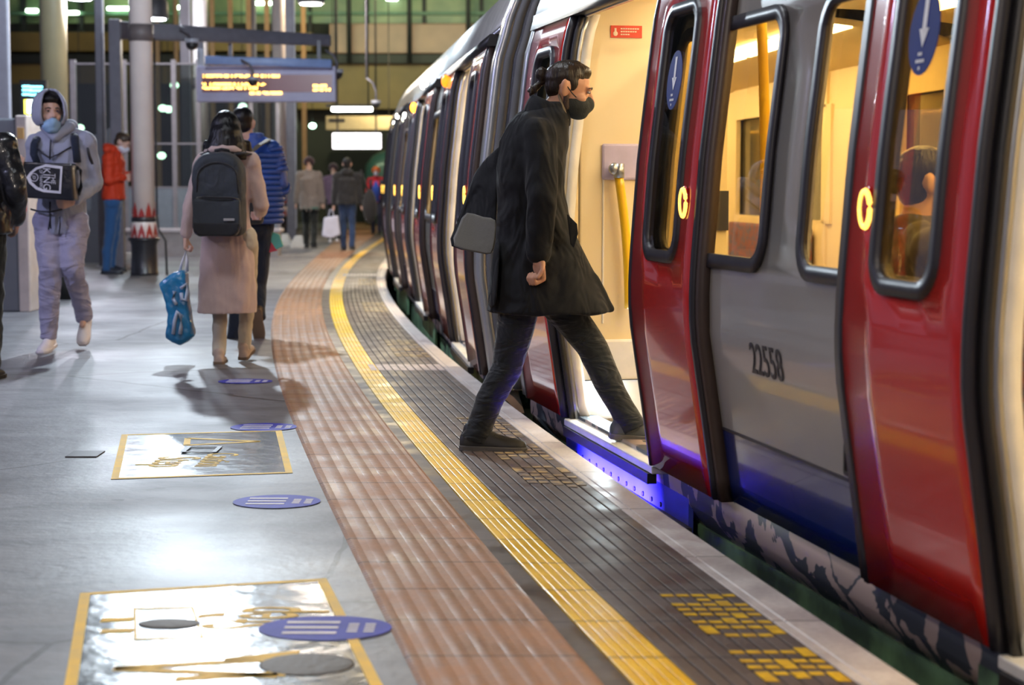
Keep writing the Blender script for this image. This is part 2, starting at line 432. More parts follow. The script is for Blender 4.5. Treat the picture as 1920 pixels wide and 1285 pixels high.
# block letters painted rib by rib
DOT = {'M': ['10001', '11011', '10101', '10001', '10001'], 'I': ['1', '1', '1', '1', '1'], 'N': ['1001', '1101', '1011', '1001', '1001'],
       'D': ['1110', '1001', '1001', '1001', '1110'], 'T': ['111', '010', '010', '010', '010'], 'H': ['101', '101', '111', '101', '101'],
       'E': ['111', '100', '110', '100', '111'], 'G': ['0111', '1000', '1011', '1001', '0111'], 'A': ['010', '101', '111', '101', '101'],
       'P': ['110', '101', '110', '100', '100'], ' ': ['00', '00', '00', '00', '00']}
M_paint = mat('yellow_letter_paint', (.86, .56, .01), .4, noise=(.6, .36, .02), nscale=30)
M_paint_worn = mat('worn_letter_paint', (.50, .36, .15), .4, noise=(.13, .1, .08), nscale=14)
def edge_letters(y0, cell, m, label, txt='MIND THE GAP'):
    y = y0; xo_ = bx('yelR', y0); th = thing('platform_lettering', label, 'painted lettering', (xo_, y0, 0), 0, 'mind the gap lettering along the edge')
    for ch in txt:
        g = DOT[ch]; mb = MB()
        for c in range(len(g[0])):
            for r in range(5):
                if g[r][c] == '1':
                    ya, yb = y - c * cell + cell * .46, y - c * cell - cell * .46
                    def X(k, yy): # rib k counted from the coping
                        a, b = bx('yelR', yy), bx('wL', yy); return b - (b - a) / 9 * k
                    mb.face([(X(r + .98, ya), ya, .0042), (X(r + .18, ya), ya, .0042), (X(r + .18, yb), yb, .0042), (X(r + .98, yb), yb, .0042)])
        y -= cell * (len(g[0]) + 1)
        if ch != ' ':
            for v_ in mb.bm.verts: v_.co -= V((xo_, y0, 0))
            mb.build('painted_letter', m, th, solid=.0012)
    return th
edge_letters(5.36, .03, M_paint, 'bright yellow platform lettering beside the white coping at the bottom of the photo')
edge_letters(9.5, .046, M_paint_worn, 'half worn yellow lettering on ribbed tiles around the black trainer')
edge_letters(14.3, .03, M_paint_worn, 'faded yellow lettering on the ribbed tiles just beyond the pale cross strip')
edge_letters(18.9, .03, M_paint_worn, 'small distant yellow lettering where the platform edge starts to bend')
edge_letters(23.6, .03, M_paint_worn, 'furthest painted lettering by the far end of the ribbed tiles')

# pale painted cross strips over the ribs
for ya, yb, l in ((12.35, 11.95, 'pale strip painted across the ribbed tiles beside the stepping man'), (24.9, 24.3, 'far pale strip painted across the tiles at the bend')):
    mb = MB()
    for k in range(10):
        def X(kk, yy): a, b = bx('yelR', yy), bx('wL', yy); return b - (b - a) / 9 * kk
        mb.face([(X(k + .98, ya), ya, .0046), (X(k + .18, ya), ya, .0046), (X(k + .18, yb), yb, .0046), (X(k + .98, yb), yb, .0046)])
    tag(mb.build('painted_strip', mat('pale_strip_paint', (.62, .53, .5), .5, noise=(.4, .34, .32)), solid=.001), l, 'floor marking')

# painted notice boards on the floor
M_board = mat('glossy_board_paint', (.085, .105, .125), .2, noise=(.055, .065, .08), nscale=5, bump=.5, bscale=7, spec=.35)
M_boardln = mat('yellow_board_line', (.85, .55, .05), .6, noise=(.7, .48, .10), spec=.2)
def quadG(pts, h): return [G(p[0], p[1], h) for p in pts]
def outline(corners, wd, h):
    c = sum(corners, V()) / 4; mb = MB()
    inn = []
    n = 4
    for i in range(n):
        p = corners[i]; a = (corners[i - 1] - p).normalized(); b = (corners[(i + 1) % n] - p).normalized()
        inn.append(p + (a + b) * wd)
    mb.ring([V((p.x, p.y, h)) for p in corners], [V((p.x, p.y, h)) for p in inn], (0, 0, .0004))
    return mb
def floor_text(txt, px, py, size, name, par, m, sx=1, h=.0028, ang=-90):
    o = G(px, py); Mx = Matrix.Translation(V((o.x, o.y, h))) @ Matrix.Rotation(R(ang), 4, 'Z')
    return text_mesh(txt, size, Mx, name, m, None, .0006, sx)
def board(corn, label):
    cs = [G(*p) for p in corn]; b0 = (cs[0] + cs[1] + cs[2] + cs[3]) / 4
    t = thing('floor_notice', label, 'painted notice', (b0.x, b0.y, 0))
    inv = Matrix.Translation(-b0)
    mb = MB(); mb.face([p - b0 + V((0, 0, .0015)) for p in cs]); mb.build('painted_panel', M_board, t, solid=.0005)
    mb = outline([p - b0 for p in cs], .030, .0022); mb.build('border_line', M_boardln, t)
    return t, b0
def put(o, t, b0): o.parent = t; o.data.transform(Matrix.Translation(-b0)); return o
t, b0 = board([(228, 816), (528, 808), (549, 888), (208, 900)], 'square caution notice painted on the platform beyond the near one')
put(floor_text('Caution', 418, 851, .20, 'word_caution', t, M_boardln, .62), t, b0)
put(floor_text('Step', 335, 858, .27, 'word_step', t, M_boardln, .62), t, b0)
def tri(t, b0, pts, wd=.03):
    cs = [G(*p) for p in pts]; mb = MB()
    for a, b in ((0, 1), (1, 2), (2, 0)):
        p, q = cs[a], cs[b]; d = (q - p).normalized(); nrm = V((-d.y, d.x, 0)) * wd / 2
        mb.prism([p - nrm + V((0, 0, .0024)), p + nrm + V((0, 0, .0024)), q + nrm + V((0, 0, .0024)), q - nrm + V((0, 0, .0024))], (0, 0, .001))
    put(mb.build('warning_triangle', M_boardln), t, b0)
tri(t, b0, [(486, 829), (352, 823), (350, 836)])
t, b0 = board([(150, 1114), (612, 1086), (740, 1330), (110, 1350)], 'large worn caution notice painted on the platform at the bottom left corner')
w1 = floor_text('Step', 470, 1182, .36, 'word_step', t, M_boardln, .42, ang=90); put(w1, t, b0)
tri(t, b0, [(215, 1256), (548, 1236), (520, 1270)], .035)
mb = MB(); cs = [G(*p) for p in ((250, 1143), (362, 1140), (382, 1198), (252, 1202))]
mb.ring([p + V((0, 0, .0024)) for p in cs], [p * .93 + sum(cs, V()) / 4 * .07 + V((0, 0, .0024)) for p in cs], (0, 0, .001)); put(mb.build('figure_box', M_boardln), t, b0)
for a, b in (((190, 1165), (250, 1163)), ((190, 1186), (250, 1184)), ((372, 1158), (420, 1154)), ((330, 1275), (520, 1266)), ((420, 1240), (560, 1226))):
    p, q = G(*a), G(*b); mb = MB(); mb.prism([p + V((0, -.02, .0024)), q + V((0, -.02, .0024)), q + V((0, .02, .0024)), p + V((0, .02, .0024))], (0, 0, .001)); put(mb.build('painted_bar', M_boardln), t, b0)
mb = MB(); c = G(318, 1172); mb.ell(c + V((0, 0, .004)), (.085, .035 * 1.6, .003)); tag(mb.build('floor_patch', mat('asphalt_patch', (.12, .11, .10), .6, bump=.5)), 'small dark filled patch inside the box of the near notice', 'repair patch')
mb = MB(); c = G(575, 1248); mb.ell(c + V((0, 0, .003)), (.12, .11, .003)); tag(mb.build('floor_patch', mat('asphalt_patch', (.12, .11, .10), .6)), 'round grey repair patch at the right of the near notice', 'repair patch')
mb = MB(); c = G(160, 853); mb.box(c + V((-.07, -.09, 0)), c + V((.07, .09, .006)));
tag(mb.build('drain_cover', mat('dark_cast_iron', (.05, .045, .055), .5), bevel=.003), 'small square metal cover sunk in the floor left of the caution notice', 'drain cover')
mb = MB(); c = G(378, 846); mb.ring([c + V((x, y, .006)) for x, y in ((-.08, -.09), (.08, -.09), (.08, .1), (-.08, .1))], [c + V((x, y, .006)) for x, y in ((-.06, -.07), (.06, -.07), (.06, .08), (-.06, .08))], (0, 0, .003))
tag(mb.build('drain_cover', mat('dark_cast_iron', (.05, .045, .055), .5)), 'small square metal frame sunk in the middle of the caution notice', 'drain cover')
# round distancing stickers
M_blue = mat('sticker_blue', (.05, .055, .45), .6, noise=(.04, .045, .36), spec=.2); M_white = mat('sticker_white', (.75, .75, .8), .6, spec=.2)
for i, (px, py, rx, ry, l) in enumerate(((610, 1180, .18, .14, 'blue oval floor sticker on the near notice beside the brown paving'), (519, 942, .165, .15, 'blue oval floor sticker between the two notices'),
        (495, 802, .165, .15, 'blue oval floor sticker just above the caution notice'), (460, 716, .165, .14, 'furthest blue floor sticker in the shadow of the woman'))):
    c = G(px, py); t = thing('floor_sticker', l, 'floor sticker', (c.x, c.y, 0), 0, 'round blue distancing stickers')
    mb = MB(); mb.prism([(rx * math.cos(a), ry * math.sin(a), .0030) for a in [2 * math.pi * k / 40 for k in range(40)]], (0, 0, .0006)); mb.build('disc', M_blue, t)
    for j in (-1, 0, 1):
        mb = MB(); mb.prism([(-.11, j * .06 - .012, .0040), (.035, j * .06 - .012, .0040), (.035, j * .06 + .012, .0040), (-.11, j * .06 + .012, .0040)], (0, 0, .001)); mb.build('white_bar', M_white, t)
    for j, xx in enumerate((.075, .12)):
        mb = MB()
        for q in range(4): mb.box((xx - .014, -.05 + q * .027, .0040), (xx + .014, -.034 + q * .027, .0046))
        mb.build('small_print', M_white, t)

# ------------------------------------------------------------------ the train
PROF = [(-.30, -.10), (-.12, -.035), (.0, .0), (.04, .006), (.31, .045), (.66, .098), (.80, .10), (.90, .096), (1.30, .066), (1.80, .008), (1.92, -.008), (2.04, -.045), (2.16, -.075), (2.30, -.13), (2.42, -.20), (2.54, -.33), (2.64, -.60), (2.70, -.95), (2.72, -1.42)]
def prof(h):
    return float(np.interp(h, [p[0] for p in PROF], [p[1] for p in PROF]))
CP = dict(coat=.9, spec=.5)
M_grey = mat('train_grey_paint', (.30, .285, .27), .28, noise=(.28, .265, .25), nscale=2, **CP)
M_bluep = mat('train_blue_paint', (.006, .022, .15), .22, noise=(.005, .018, .12), **CP)
M_red = mat('train_red_paint', (.52, .018, .014), .22, noise=(.48, .016, .013), nscale=2, **CP)
M_roof = mat('train_roof_grey', (.42, .42, .40), .32, metal=.15, noise=(.34, .34, .33), coat=.5)
M_rub = mat('black_rubber', (.018, .016, .018), .42, noise=(.012, .012, .013))
M_brub = mat('brown_seal', (.055, .035, .028), .4)
M_gask = mat('window_gasket', (.022, .02, .028), .42)
M_alu = mat('brushed_metal', (.42, .43, .44), .32, metal=.9, noise=(.35, .36, .37))
M_cream = mat('interior_cream', (.80, .66, .40), .5, noise=(.77, .63, .38), nscale=1)
M_inwhite = mat('interior_pale_panel', (.80, .76, .68), .45)
M_pole = mat('yellow_pole', (.85, .50, .006), .3, coat=.5, noise=(.82, .47, .006))
M_glass = glassmat('clear_glass', (1, .86, .50), .07)
M_strip = emis('ceiling_strip', (1, .80, .50), 15)
M_sole = None
def peel_mat():
    m = bpy.data.materials.new('peeling_solebar'); m.use_nodes = True; nt = m.node_tree; b = nt.nodes['Principled BSDF']; L = nt.links.new
    tc = nt.nodes.new('ShaderNodeTexCoord'); n = nt.nodes.new('ShaderNodeTexNoise'); n.inputs['Scale'].default_value = 2.6; n.inputs['Detail'].default_value = 5; n.inputs['Distortion'].default_value = .6
    L(tc.outputs['Object'], n.inputs[0]); rp = nt.nodes.new('ShaderNodeValToRGB'); rp.color_ramp.interpolation = 'CONSTANT'
    e = rp.color_ramp.elements; e[0].color = (.055, .065, .085, 1); e[1].position = .49; e[1].color = (.46, .36, .33, 1)
    x = e.new(.60); x.color = (.07, .08, .1, 1); x = e.new(.64); x.color = (.40, .32, .29, 1)
    L(n.outputs[0], rp.inputs[0]); L(rp.outputs[0], b.inputs['Base Color']); b.inputs['Roughness'].default_value = .6
    return m
M_sole = peel_mat()
M_under = mat('greenish_underframe', (.16, .30, .16), .55, noise=(.04, .07, .05), nscale=4)

def side_pt(s, h, off=0.0): return V((s, prof(h) + off, h))
HB = [.04, .12, .2, .31, .42, .54, .66, .73, .80, .90, .94, 1.1, 1.3, 1.55, 1.76, 1.80, 1.92]
HT = [2.02, 2.04, 2.10, 2.16]
def side_ring(s0, s1, h0, h1, r, wd, off, name, m, par, thick=.02, n=7, close_open=None):
    o = rrect(s0, s1, h0, h1, r, n); i = rrect(s0 + wd, s1 - wd, h0 + wd, h1 - wd, max(r - wd, .02), n)
    # densify the long sides so the frame follows the curved body
    def dens(pl):
        out = []
        for a, b in zip(pl, pl[1:] + pl[:1]):
            k = 6
            for q in range(k): out.append((a[0] + (b[0] - a[0]) * q / k, a[1] + (b[1] - a[1]) * q / k))
        return out
    o, i = dens(o), dens(i)
    mb = MB(); mb.ring([side_pt(s, h, off) for s, h in o], [side_pt(s, h, off) for s, h in i], (0, thick, 0))
    return mb.build(name, m, par, smooth=True)
def pane(s0, s1, h0, h1, r, off, name, par, m=None):
    mb = MB(); n = 10
    rows = [[side_pt(s, h0 + (h1 - h0) * k / n, off) for s in (s0, s1)] for k in range(n + 1)]
    mb.loft(rows, cap=False, closed=False)
    return mb.build(name, m or M_glass, par)

def door_leaf(car, s0, s1, lead, detail=True, sticker=False, button=True, mred=None):
    """red external sliding leaf between s0 < s1; lead = +1 if its leading edge is at s1"""
    off = .045
    w0, w1 = s0 + .18, s1 - .19; hb, ht = .90, 1.90
    hs = sorted(set([.04, .2, .31, .45, .6, .72, .80, hb + .035, 1.1, 1.3, 1.5, 1.7, ht - .035, 1.95, 2.03]))
    ss = [s0, s0 + .09, w0 + .035, (w0 + w1) / 2, w1 - .035, s1]
    mb = MB()
    vs = {(i, j): mb.bm.verts.new(side_pt(s, h, off)) for i, s in enumerate(ss) for j, h in enumerate(hs)}
    for i in range(len(ss) - 1):
        for j in range(len(hs) - 1):
            if ss[i] >= w0 + .034 and ss[i + 1] <= w1 - .034 and hs[j] >= hb + .034 and hs[j + 1] <= ht - .034: continue
            f = mb.bm.faces.new((vs[i, j], vs[i + 1, j], vs[i + 1, j + 1], vs[i, j + 1])); f.smooth = True
    d = mb.build('door_leaf', mred or M_red, car, solid=.03)
    side_ring(w0, w1, hb, ht, .11, .045, off - .022, 'window_frame', M_gask, d, thick=.05)
    pane(w0 + .03, w1 - .03, hb + .03, ht - .03, .1, off + .012, 'window_pane', d)
    def edge(a, b, m, name, o0, o1, h0=.035, h1=2.04):
        mb = MB(); hh = [h0 + (h1 - h0) * k / 24 for k in range(25)]
        mb.loft([[V((x, prof(h) + o, h)) for x, o in ((a, o0), (b, o0), (b, o1), (a, o1))] for h in hh]); mb.build(name, m, d, smooth=False)
    tr = -lead
    le = s1 if lead > 0 else s0; te = s0 if lead > 0 else s1
    edge(le - .012, le + .012, M_gask, 'leading_edge', off - .03, off + .02)
    edge(min(te, te + tr * .03), max(te, te + tr * .03), M_gask, 'trailing_edge', off - .03, off + .018)
    edge(min(te + tr * .03, te + tr * .085), max(te + tr * .03, te + tr * .085), M_brub, 'brown_seal', 0.0, off + .006)
    if button:
        bs = te - tr * .13
        mb = MB(); c = side_pt(bs, 1.13, off + .018)
        mb.tube([c + V((.036 * math.cos(a), .006, .05 * math.sin(a))) for a in [2 * math.pi * k / 20 for k in range(21)]], .009, 8)
        mb.build('glowing_button_ring', emis('button_amber', (1, .55, .08), 2.2), d, smooth=True)
        mb = MB(); mb.ell(c, (.045, .012, .065)); mb.build('button_plate', M_red, d, smooth=True)
    if sticker:
        c = side_pt((w0 + w1) / 2 + .02, 1.6, off + .018); sl = (prof(1.7) - prof(1.5)) / .2
        up = V((0, sl, 1)).normalized(); x = V((-1, 0, 0)); nz = x.cross(up)
        Mx = M4(x, up, nz, c)
        mb = MB(); mb.prism([Mx @ V((.095 * math.cos(a), .115 * math.sin(a), 0)) for a in [2 * math.pi * k / 36 for k in range(36)]], nz * .002)
        st = mb.build('blue_sticker', mat('sticker_deep_blue', (.008, .018, .17), .6, spec=.1), d)
        mb = MB()
        for q in ([(-.012, .09), (.012, .09), (.012, -.0), (-.012, -.0)], [(-.03, .01), (.03, .01), (0, -.04)]):
            mb.prism([Mx @ V((a, b, .0025)) for a, b in q], nz * .0006)
        for k, wd in enumerate((.04, .06, .02)):
            for q in range(int(wd / .014)):
                xx = -wd / 2 + q * .014; mb.prism([Mx @ V((xx + a, -.058 - k * .019 + b, .0025)) for a, b in ((0, -.004), (.010, -.004), (.010, .005), (0, .005))], nz * .0006)
        mb.build('arrow_and_print', M_white, d)
    return d

def train_car(name, label, O, far, near, openings, wins, leaves, lights=True, detail=False):
    """O: point on the side plane; far, near: points giving its direction; car spans s from near (negative) to far"""
    u = V((far[1].x - near[1].x, far[1].y - near[1].y, 0)).normalized()
    car = thing(name, label, 'train', (O.x, O.y, 0), math.atan2(u.y, u.x))
    s_a, s_b = near[0], far[0]
    # side skin
    cuts = {s_a, s_b}
    for a, b in openings: cuts |= {a, b}
    for a, b in wins: cuts |= {a + .035, b - .035}
    ss = []
    cl = sorted(cuts)
    for a, b in zip(cl, cl[1:]):
        k = max(1, int((b - a) / .5)); ss += [a + (b - a) * q / k for q in range(k)]
    ss.append(cl[-1]); hs = HB + HT
    mb = MB(); vs = {}
    def vert(i, j):
        if (i, j) not in vs: vs[i, j] = mb.bm.verts.new(side_pt(ss[i], hs[j]))
        return vs[i, j]
    for i in range(len(ss) - 1):
        sm = (ss[i] + ss[i + 1]) / 2
        for j in range(len(hs) - 1):
            hm = (hs[j] + hs[j + 1]) / 2
            if hm > 2.10: continue
            if hm < 2.02 and any(a < sm < b for a, b in openings): continue
            if .93 < hm < 1.78 and any(a + .03 < sm < b - .03 for a, b in wins): continue
            f = mb.bm.faces.new((vert(i, j), vert(i + 1, j), vert(i + 1, j + 1), vert(i, j + 1))); f.smooth = True
            f.material_index = 1 if hm < .31 else 0
    mb.build('side_panel', [M_grey, M_bluep], car, solid=.02)
    # dark line between the grey and the blue
    segs = []
    c0 = s_a
    for a, b in sorted(openings): segs.append((c0, a)); c0 = b
    segs.append((c0, s_b))
    for a, b in segs:
        if b - a > .05: mb = MB(); mb.box((a, prof(.31) + .008, .306), (b, prof(.31) + .014, .316)); mb.build('waist_line', M_gask, car)
    # roof
    mb = MB(); hr = [2.10, 2.16, 2.23, 2.30, 2.36, 2.42, 2.48, 2.54, 2.59, 2.64, 2.70, 2.72]
    row = lambda s: [side_pt(s, h, .01) for h in hr] + [V((s, -2.9 - prof(h), h)) for h in hr[::-1][1:]]
    mb.loft([row(s_a), row(s_b)], cap=False, closed=False); mb.build('roof', M_roof, car, solid=.03)
    mb = MB()
    for k in range(int((s_b - s_a) / 1.1)): mb.ell(side_pt(s_a + .6 + k * 1.1, 2.26, .012), (.022, .01, .016), u=10, v=6)
    mb.build('roof_bolts', M_rub, car)
    mb = MB(); mb.loft([[side_pt(s, 2.095, o) + V((0, 0, z)) for o, z in ((0, 0), (.035, 0), (.03, .03), (0, .03))] for s in (s_a, s_b)]); mb.build('gutter_rail', M_alu, car)
    for a, b in wins:
        fr = side_ring(a, b, .90, 1.80, .13, .05, .008, 'window_frame', M_gask, car)
        pane(a + .03, b - .03, .93, 1.77, .1, -.006, 'window_pane', car)
    # door tracks, jambs and steps
    for a, b in openings:
        mb = MB(); mb.loft([[V((s, prof(2.03) + o, z)) for o, z in ((-.02, 2.025), (.075, 2.025), (.055, 2.095), (-.05, 2.10))] for s in (max(a - .95, s_a), min(b + .95, s_b))]); mb.build('door_track', M_rub, car)
        for s, sg in ((a, 1), (b, -1)):
            for k, (m, d0, d1) in enumerate(((M_rub, .004, .03), (M_alu, -.02, .004), (M_inwhite, -.07, -.02))):
                mb = MB(); hh = [.02 + 2.01 * q / 24 for q in range(25)]
                mb.loft([[V((s + x, prof(h) + o, h)) for x, o in ((0, d0), (sg * .035, d0), (sg * .035, d1), (0, d1))] for h in hh]); mb.build('door_jamb', m, car)
        mb = MB(); mb.box((a, -.12, -.005), (b, .06, .03)); mb.build('door_sill', mat('sill_plate', (.75, .75, .74), .35, metal=.2), car, bevel=.006)
        mb = MB(); mb.box((a + .03, .03, -.05), (b - .03, .07, -.006)); mb.build('sill_nosing', M_rub, car)
        mb = MB(); mb.box((a - .3, -.03, -.30), (b + .25, -.01, -.06)); pl = mb.build('step_plate', mat('step_blue_lit', (.05, .07, .42), .35, coat=.3) if detail and b > -1 else M_under, car)  # plate below the lit door has the blue glow painted into its colour
        if detail:
            mb = MB()
            for k in range(12): mb.cyl((a + .1 + k * .14, -.012, -.15), .011, (a + .1 + k * .14, -.004, -.15), n=10)
            mb.build('bolt_holes', M_rub, pl)
            mb = MB(); mb.box((a - .35, -.01, -.19), (b + .3, .02, -.17)); mb.build('conduit', mat('dark_cast_iron', (.05, .045, .055), .5), pl)
    for a, b, lead, st in leaves: door_leaf(car, a, b, lead, sticker=st)
    for a, b in openings:
        if not (detail and b > -1): mb = MB(); mb.box((b + .05, -.62, .02), (b + .08, -.05, 2.1)); mb.build('bulkhead', M_cream, car, bevel=.008)
    # underframe
    mb = MB(); mb.loft([[V((s, prof(h) + o, h)) for h, o in ((.045, -.012), (-.08, .012), (-.17, -.02), (-.17, -.12), (.04, -.12))] for s in (s_a + .02, s_b - .02)]); mb.build('solebar', M_sole, car)
    mb = MB(); mb.box((s_a + .2, -.25, -.55), (s_b - .2, -.06, -.17)); mb.build('underframe', M_under, car)
    for s in (s_a + 2.2, (s_a + s_b) / 2, s_b - 2.2):
        if s_b - s_a < 4: break
        mb = MB(); mb.box((s - .7, -.4, -.75), (s + .7, -.2, -.45)); mb.cyl((s - .45, -.42, -.62), .38, (s - .45, -.52, -.62), n=24); mb.cyl((s + .45, -.42, -.62), .38, (s + .45, -.52, -.62), n=24); mb.build('bogie', M_under, car, bevel=.01)
    # interior
    for s in (s_a + .03, s_b - .03):
        mb = MB(); mb.loft([[V((s, prof(h) - .02, h)), V((s, -.5, h)), V((s + .03, -.5, h)), V((s + .03, prof(h) - .02, h))] for h in (.02, .3, .7, .9, 1.3, 1.8, 2.1, 2.3, 2.4)]); mb.build('end_wall', M_cream, car)
    mb = MB(); mb.box((s_a, -2.78, -.03), (s_b, -.06, .005)); mb.build('cabin_floor', mat('cabin_floor', (.30, .29, .30), .5, noise=(.2, .2, .22), nscale=30), car)
    mb = MB(); mb.loft([[V((s, y, z)) for y, z in ((-.06, 2.05), (-.25, 2.12), (-.9, 2.2), (-1.42, 2.22), (-1.95, 2.2), (-2.6, 2.12), (-2.8, 2.05))] for s in (s_a, s_b)], cap=False, closed=False); mb.build('cabin_ceiling', M_cream, car, solid=.015)
    mb = MB()
    cu2 = sorted(openings); c0 = s_a
    for a, b in cu2 + [(s_b, s_b)]:
        mb.box((c0 + .04, -2.82, 0), (max(a - .04, c0 + .05), -2.78, .92)); mb.box((c0 + .04, -2.82, 1.78), (max(a - .04, c0 + .05), -2.78, 2.1))
        n_ = max(1, round((a - c0) / 1.5))
        for q in range(n_ + 1):
            x = c0 + .04 + (a - c0 - .08) * q / n_; mb.box((x - .12, -2.82, .9), (x + .12, -2.78, 1.8))
        if b > a: mb.box((a - .04, -2.84, 0), (b + .04, -2.80, 2.1))
        c0 = b
    mb.build('far_side_lining', M_cream, car)
    mb = MB(); mb.box((s_a, -2.86, .9), (s_b, -2.845, 1.8)); mb.build('far_side_glass', mat('night_glass', (.10, .09, .06), .05, spec=.8), car)
    for y in (-.75, -2.1):
        mb = MB(); k = s_a + .2
        while k < s_b - 1:
            mb.box((k, y - .11, 2.150), (k + 1.25, y + .11, 2.172)); k += 1.4
        mb.build('ceiling_strip', M_strip, car)
    for s in [x for a, b in openings for x in (a - .22, b + .22)]:
        if not s_a < s < s_b: continue
        for y in (-.30, -2.5):
            mb = MB(); pts = [V((s + .02 * math.sin(z * 2), y - .05 * math.sin(z * 1.5), z)) for z in np.linspace(.05, 2.1, 12)]; mb.tube(pts, .021); mb.build('grab_pole', M_pole, car, smooth=True)
    for a, b in zip([s_a] + [x[1] for x in cu2], [x[0] for x in cu2] + [s_b]):
        if b - a < 1.5: continue
        for y0, y1, bk in ((-.14, -.56, -.16), (-2.74, -2.3, -2.72)):
            mb = MB(); mb.box((a + .3, min(y0, y1), .36), (b - .3, max(y0, y1), .45)); mb.box((a + .3, bk - .04, .45), (b - .3, bk + .04, .86)); mb.build('bench_seat', mat('seat_moquette', (.05, .09, .2), .8, noise=(.25, .06, .05), nscale=30), car, bevel=.02)
    mb = MB(); mb.tube([V((s_a + .3, -.55, 1.92)), V((s_b - .3, -.55, 1.92))], .016); mb.build('ceiling_rail', M_pole, car, smooth=True)
    return car
SA_far = V((.3187, 9.29, 0)); SA_near = V((1.2468, 4.69, 0))
OA = SA_far
car1 = train_car('train_car', 'nearest train car, grey with red doors, number 22558 and a blue skirt', OA, (1.15, OA + V((-.198, .98, 0)) * 1.15), (-9.0, OA - V((-.198, .98, 0)) * 9.0),
    [(-1.62, 0), (-6.5, -4.80)], [(-3.15, -1.88), (-4.72, -3.46), (-8.1, -7.0)],
    [(-2.47, -1.63, 1, True), (.02, .86, -1, False), (-4.79, -3.98, -1, True), (-7.4, -6.52, 1, False)], detail=True)
Oc = V((-.80 - .02, 17.8, 0)); u2 = V((-.1072, .9942, 0))
car2 = train_car('train_car', 'second train car with open doors, seen behind the stepping man', Oc, (6.95, Oc + u2 * 6.95), (-6.75, Oc - u2 * 6.75),
    [(-5.6 + .0, -4.0), (-.8, .8), (4.0, 5.6)], [(-3.1, -1.75), (1.75, 3.1)],
    [(-6.42, -5.6, 1, False), (-4.0, -3.15, -1, False), (-1.65, -.8, 1, False), (.8, 1.65, -1, False), (3.15, 4.0, 1, False), (5.6, 6.42, -1, False)])
O3 = Oc + u2 * 7.4; u3 = V((-.045, .999, 0))
car3 = train_car('train_car', 'furthest train car, only a sliver visible past the second car', O3, (13, O3 + u3 * 13), (0.0, O3),
    [(1.4, 3.0), (6.2, 7.8)], [(3.9, 5.3)], [(.55, 1.4, 1, False), (3.0, 3.85, -1, False)])
# number on the side of the near car
c = side_pt(-3.16, .605, .013); sl = (prof(.65) - prof(.55)) / .1; up = V((0, sl, 1)).normalized(); x = V((-1, 0, 0))
text_mesh('22558', .155, M4(x, up, x.cross(up), c), 'car_number', mat('number_ink', (.01, .008, .02), .4), car1, .001, .84, 'CENTER')
# bulkhead beside the open door with rail recess, notice and lamp
mb = MB(); mb.box((.05, -.80, .02), (.09, -.03, 2.12)); bh = mb.build('bulkhead', M_cream, car1, bevel=.008)
mb = MB(); mb.box((.02, -.80, .02), (.05, -.03, .42)); mb.build('lower_kick_panel', M_inwhite, car1, bevel=.012)
mb = MB(); mb.box((.012, -.80, .215), (.021, -.03, .219)); mb.build('panel_seam', M_rub, car1)
mb = MB(); mb.box((.03, -.36, 1.22), (.052, -.14, 1.40)); mb.build('recess_cap', mat('lavender_recess', (.50, .44, .62), .5), car1, bevel=.012)
mb = MB(); mb.box((.044, -.355, .5), (.052, -.345, 1.25)); mb.box((.044, -.155, .5), (.052, -.145, 1.25)); mb.build('recess_edge', M_inwhite, car1, bevel=.003)
mb = MB(); pts = [V((-.03, -.265 + .06 * ((z - .62) / .66) - .012 * math.sin((z - .62) * 5), z)) for z in np.linspace(.58, 1.24, 14)]; mb.tube(pts[::-1], .023, 14); mb.build('grab_pole', M_pole, car1, smooth=True)
mb = MB(); mb.cyl((.05, -.21, 1.275), .02, (-.03, -.21, 1.275)); mb.cyl((-.03, -.21, 1.23), .027, (-.03, -.21, 1.30)); mb.ell((-.035, -.185, 1.275), (.02, .03, .03)); mb.build('pole_bracket', M_alu, car1, smooth=True)
mb = MB(); mb.box((.044, -.345, 1.925), (.05, -.185, 1.985)); st = mb.build('red_notice', mat('red_notice', (.75, .06, .02), .5), car1)
mb = MB(); mb.box((.041, -.213, 1.935), (.0445, -.203, 1.972)); mb.ell((.0425, -.208, 1.945), (.002, .012, .012))
for k, wd in enumerate((.10, .085, .05)):
    for q in range(int(wd / .012)): mb.box((.041, -.235 - q * .012 - .009, 1.966 - k * .014), (.0445, -.235 - q * .012, 1.972 - k * .014))
mb.build('notice_print', mat('notice_white', (.9, .75, .6), .5), st)
mb = MB(); mb.box((.03, -.80, .965), (.052, -.62, 1.165)); mb.build('dark_screen', mat('screen_dark', (.03, .035, .055), .25), car1)
mb = MB(); mb.ell((.015, -.160, .16), (.012, .020, .03)); mb.build('floor_level_lamp', emis('cool_lamp', (.75, .92, 1), 400), car1)
# step light glowing blue under the open door
# sticker at the head of the near leaf
mb = MB(); c = side_pt(-4.72, 1.72, .065); mb.box(c + V((-.035, 0, -.03)), c + V((.035, .003, .03))); mb.build('yellow_label', mat('label_yellow', (.75, .45, .03), .5), car1)
# handle of the equipment flap low on the side
mb = MB(); c = side_pt(-3.83, .38, .012); mb.ring([c + V((a, 0, b)) for a, b in rrect(-.03, .03, -.05, .05, .015, 3)], [c + V((a, 0, b)) for a, b in rrect(-.018, .018, -.038, .038, .01, 3)], (0, .012, 0)); mb.build('flap_handle', M_rub, car1)
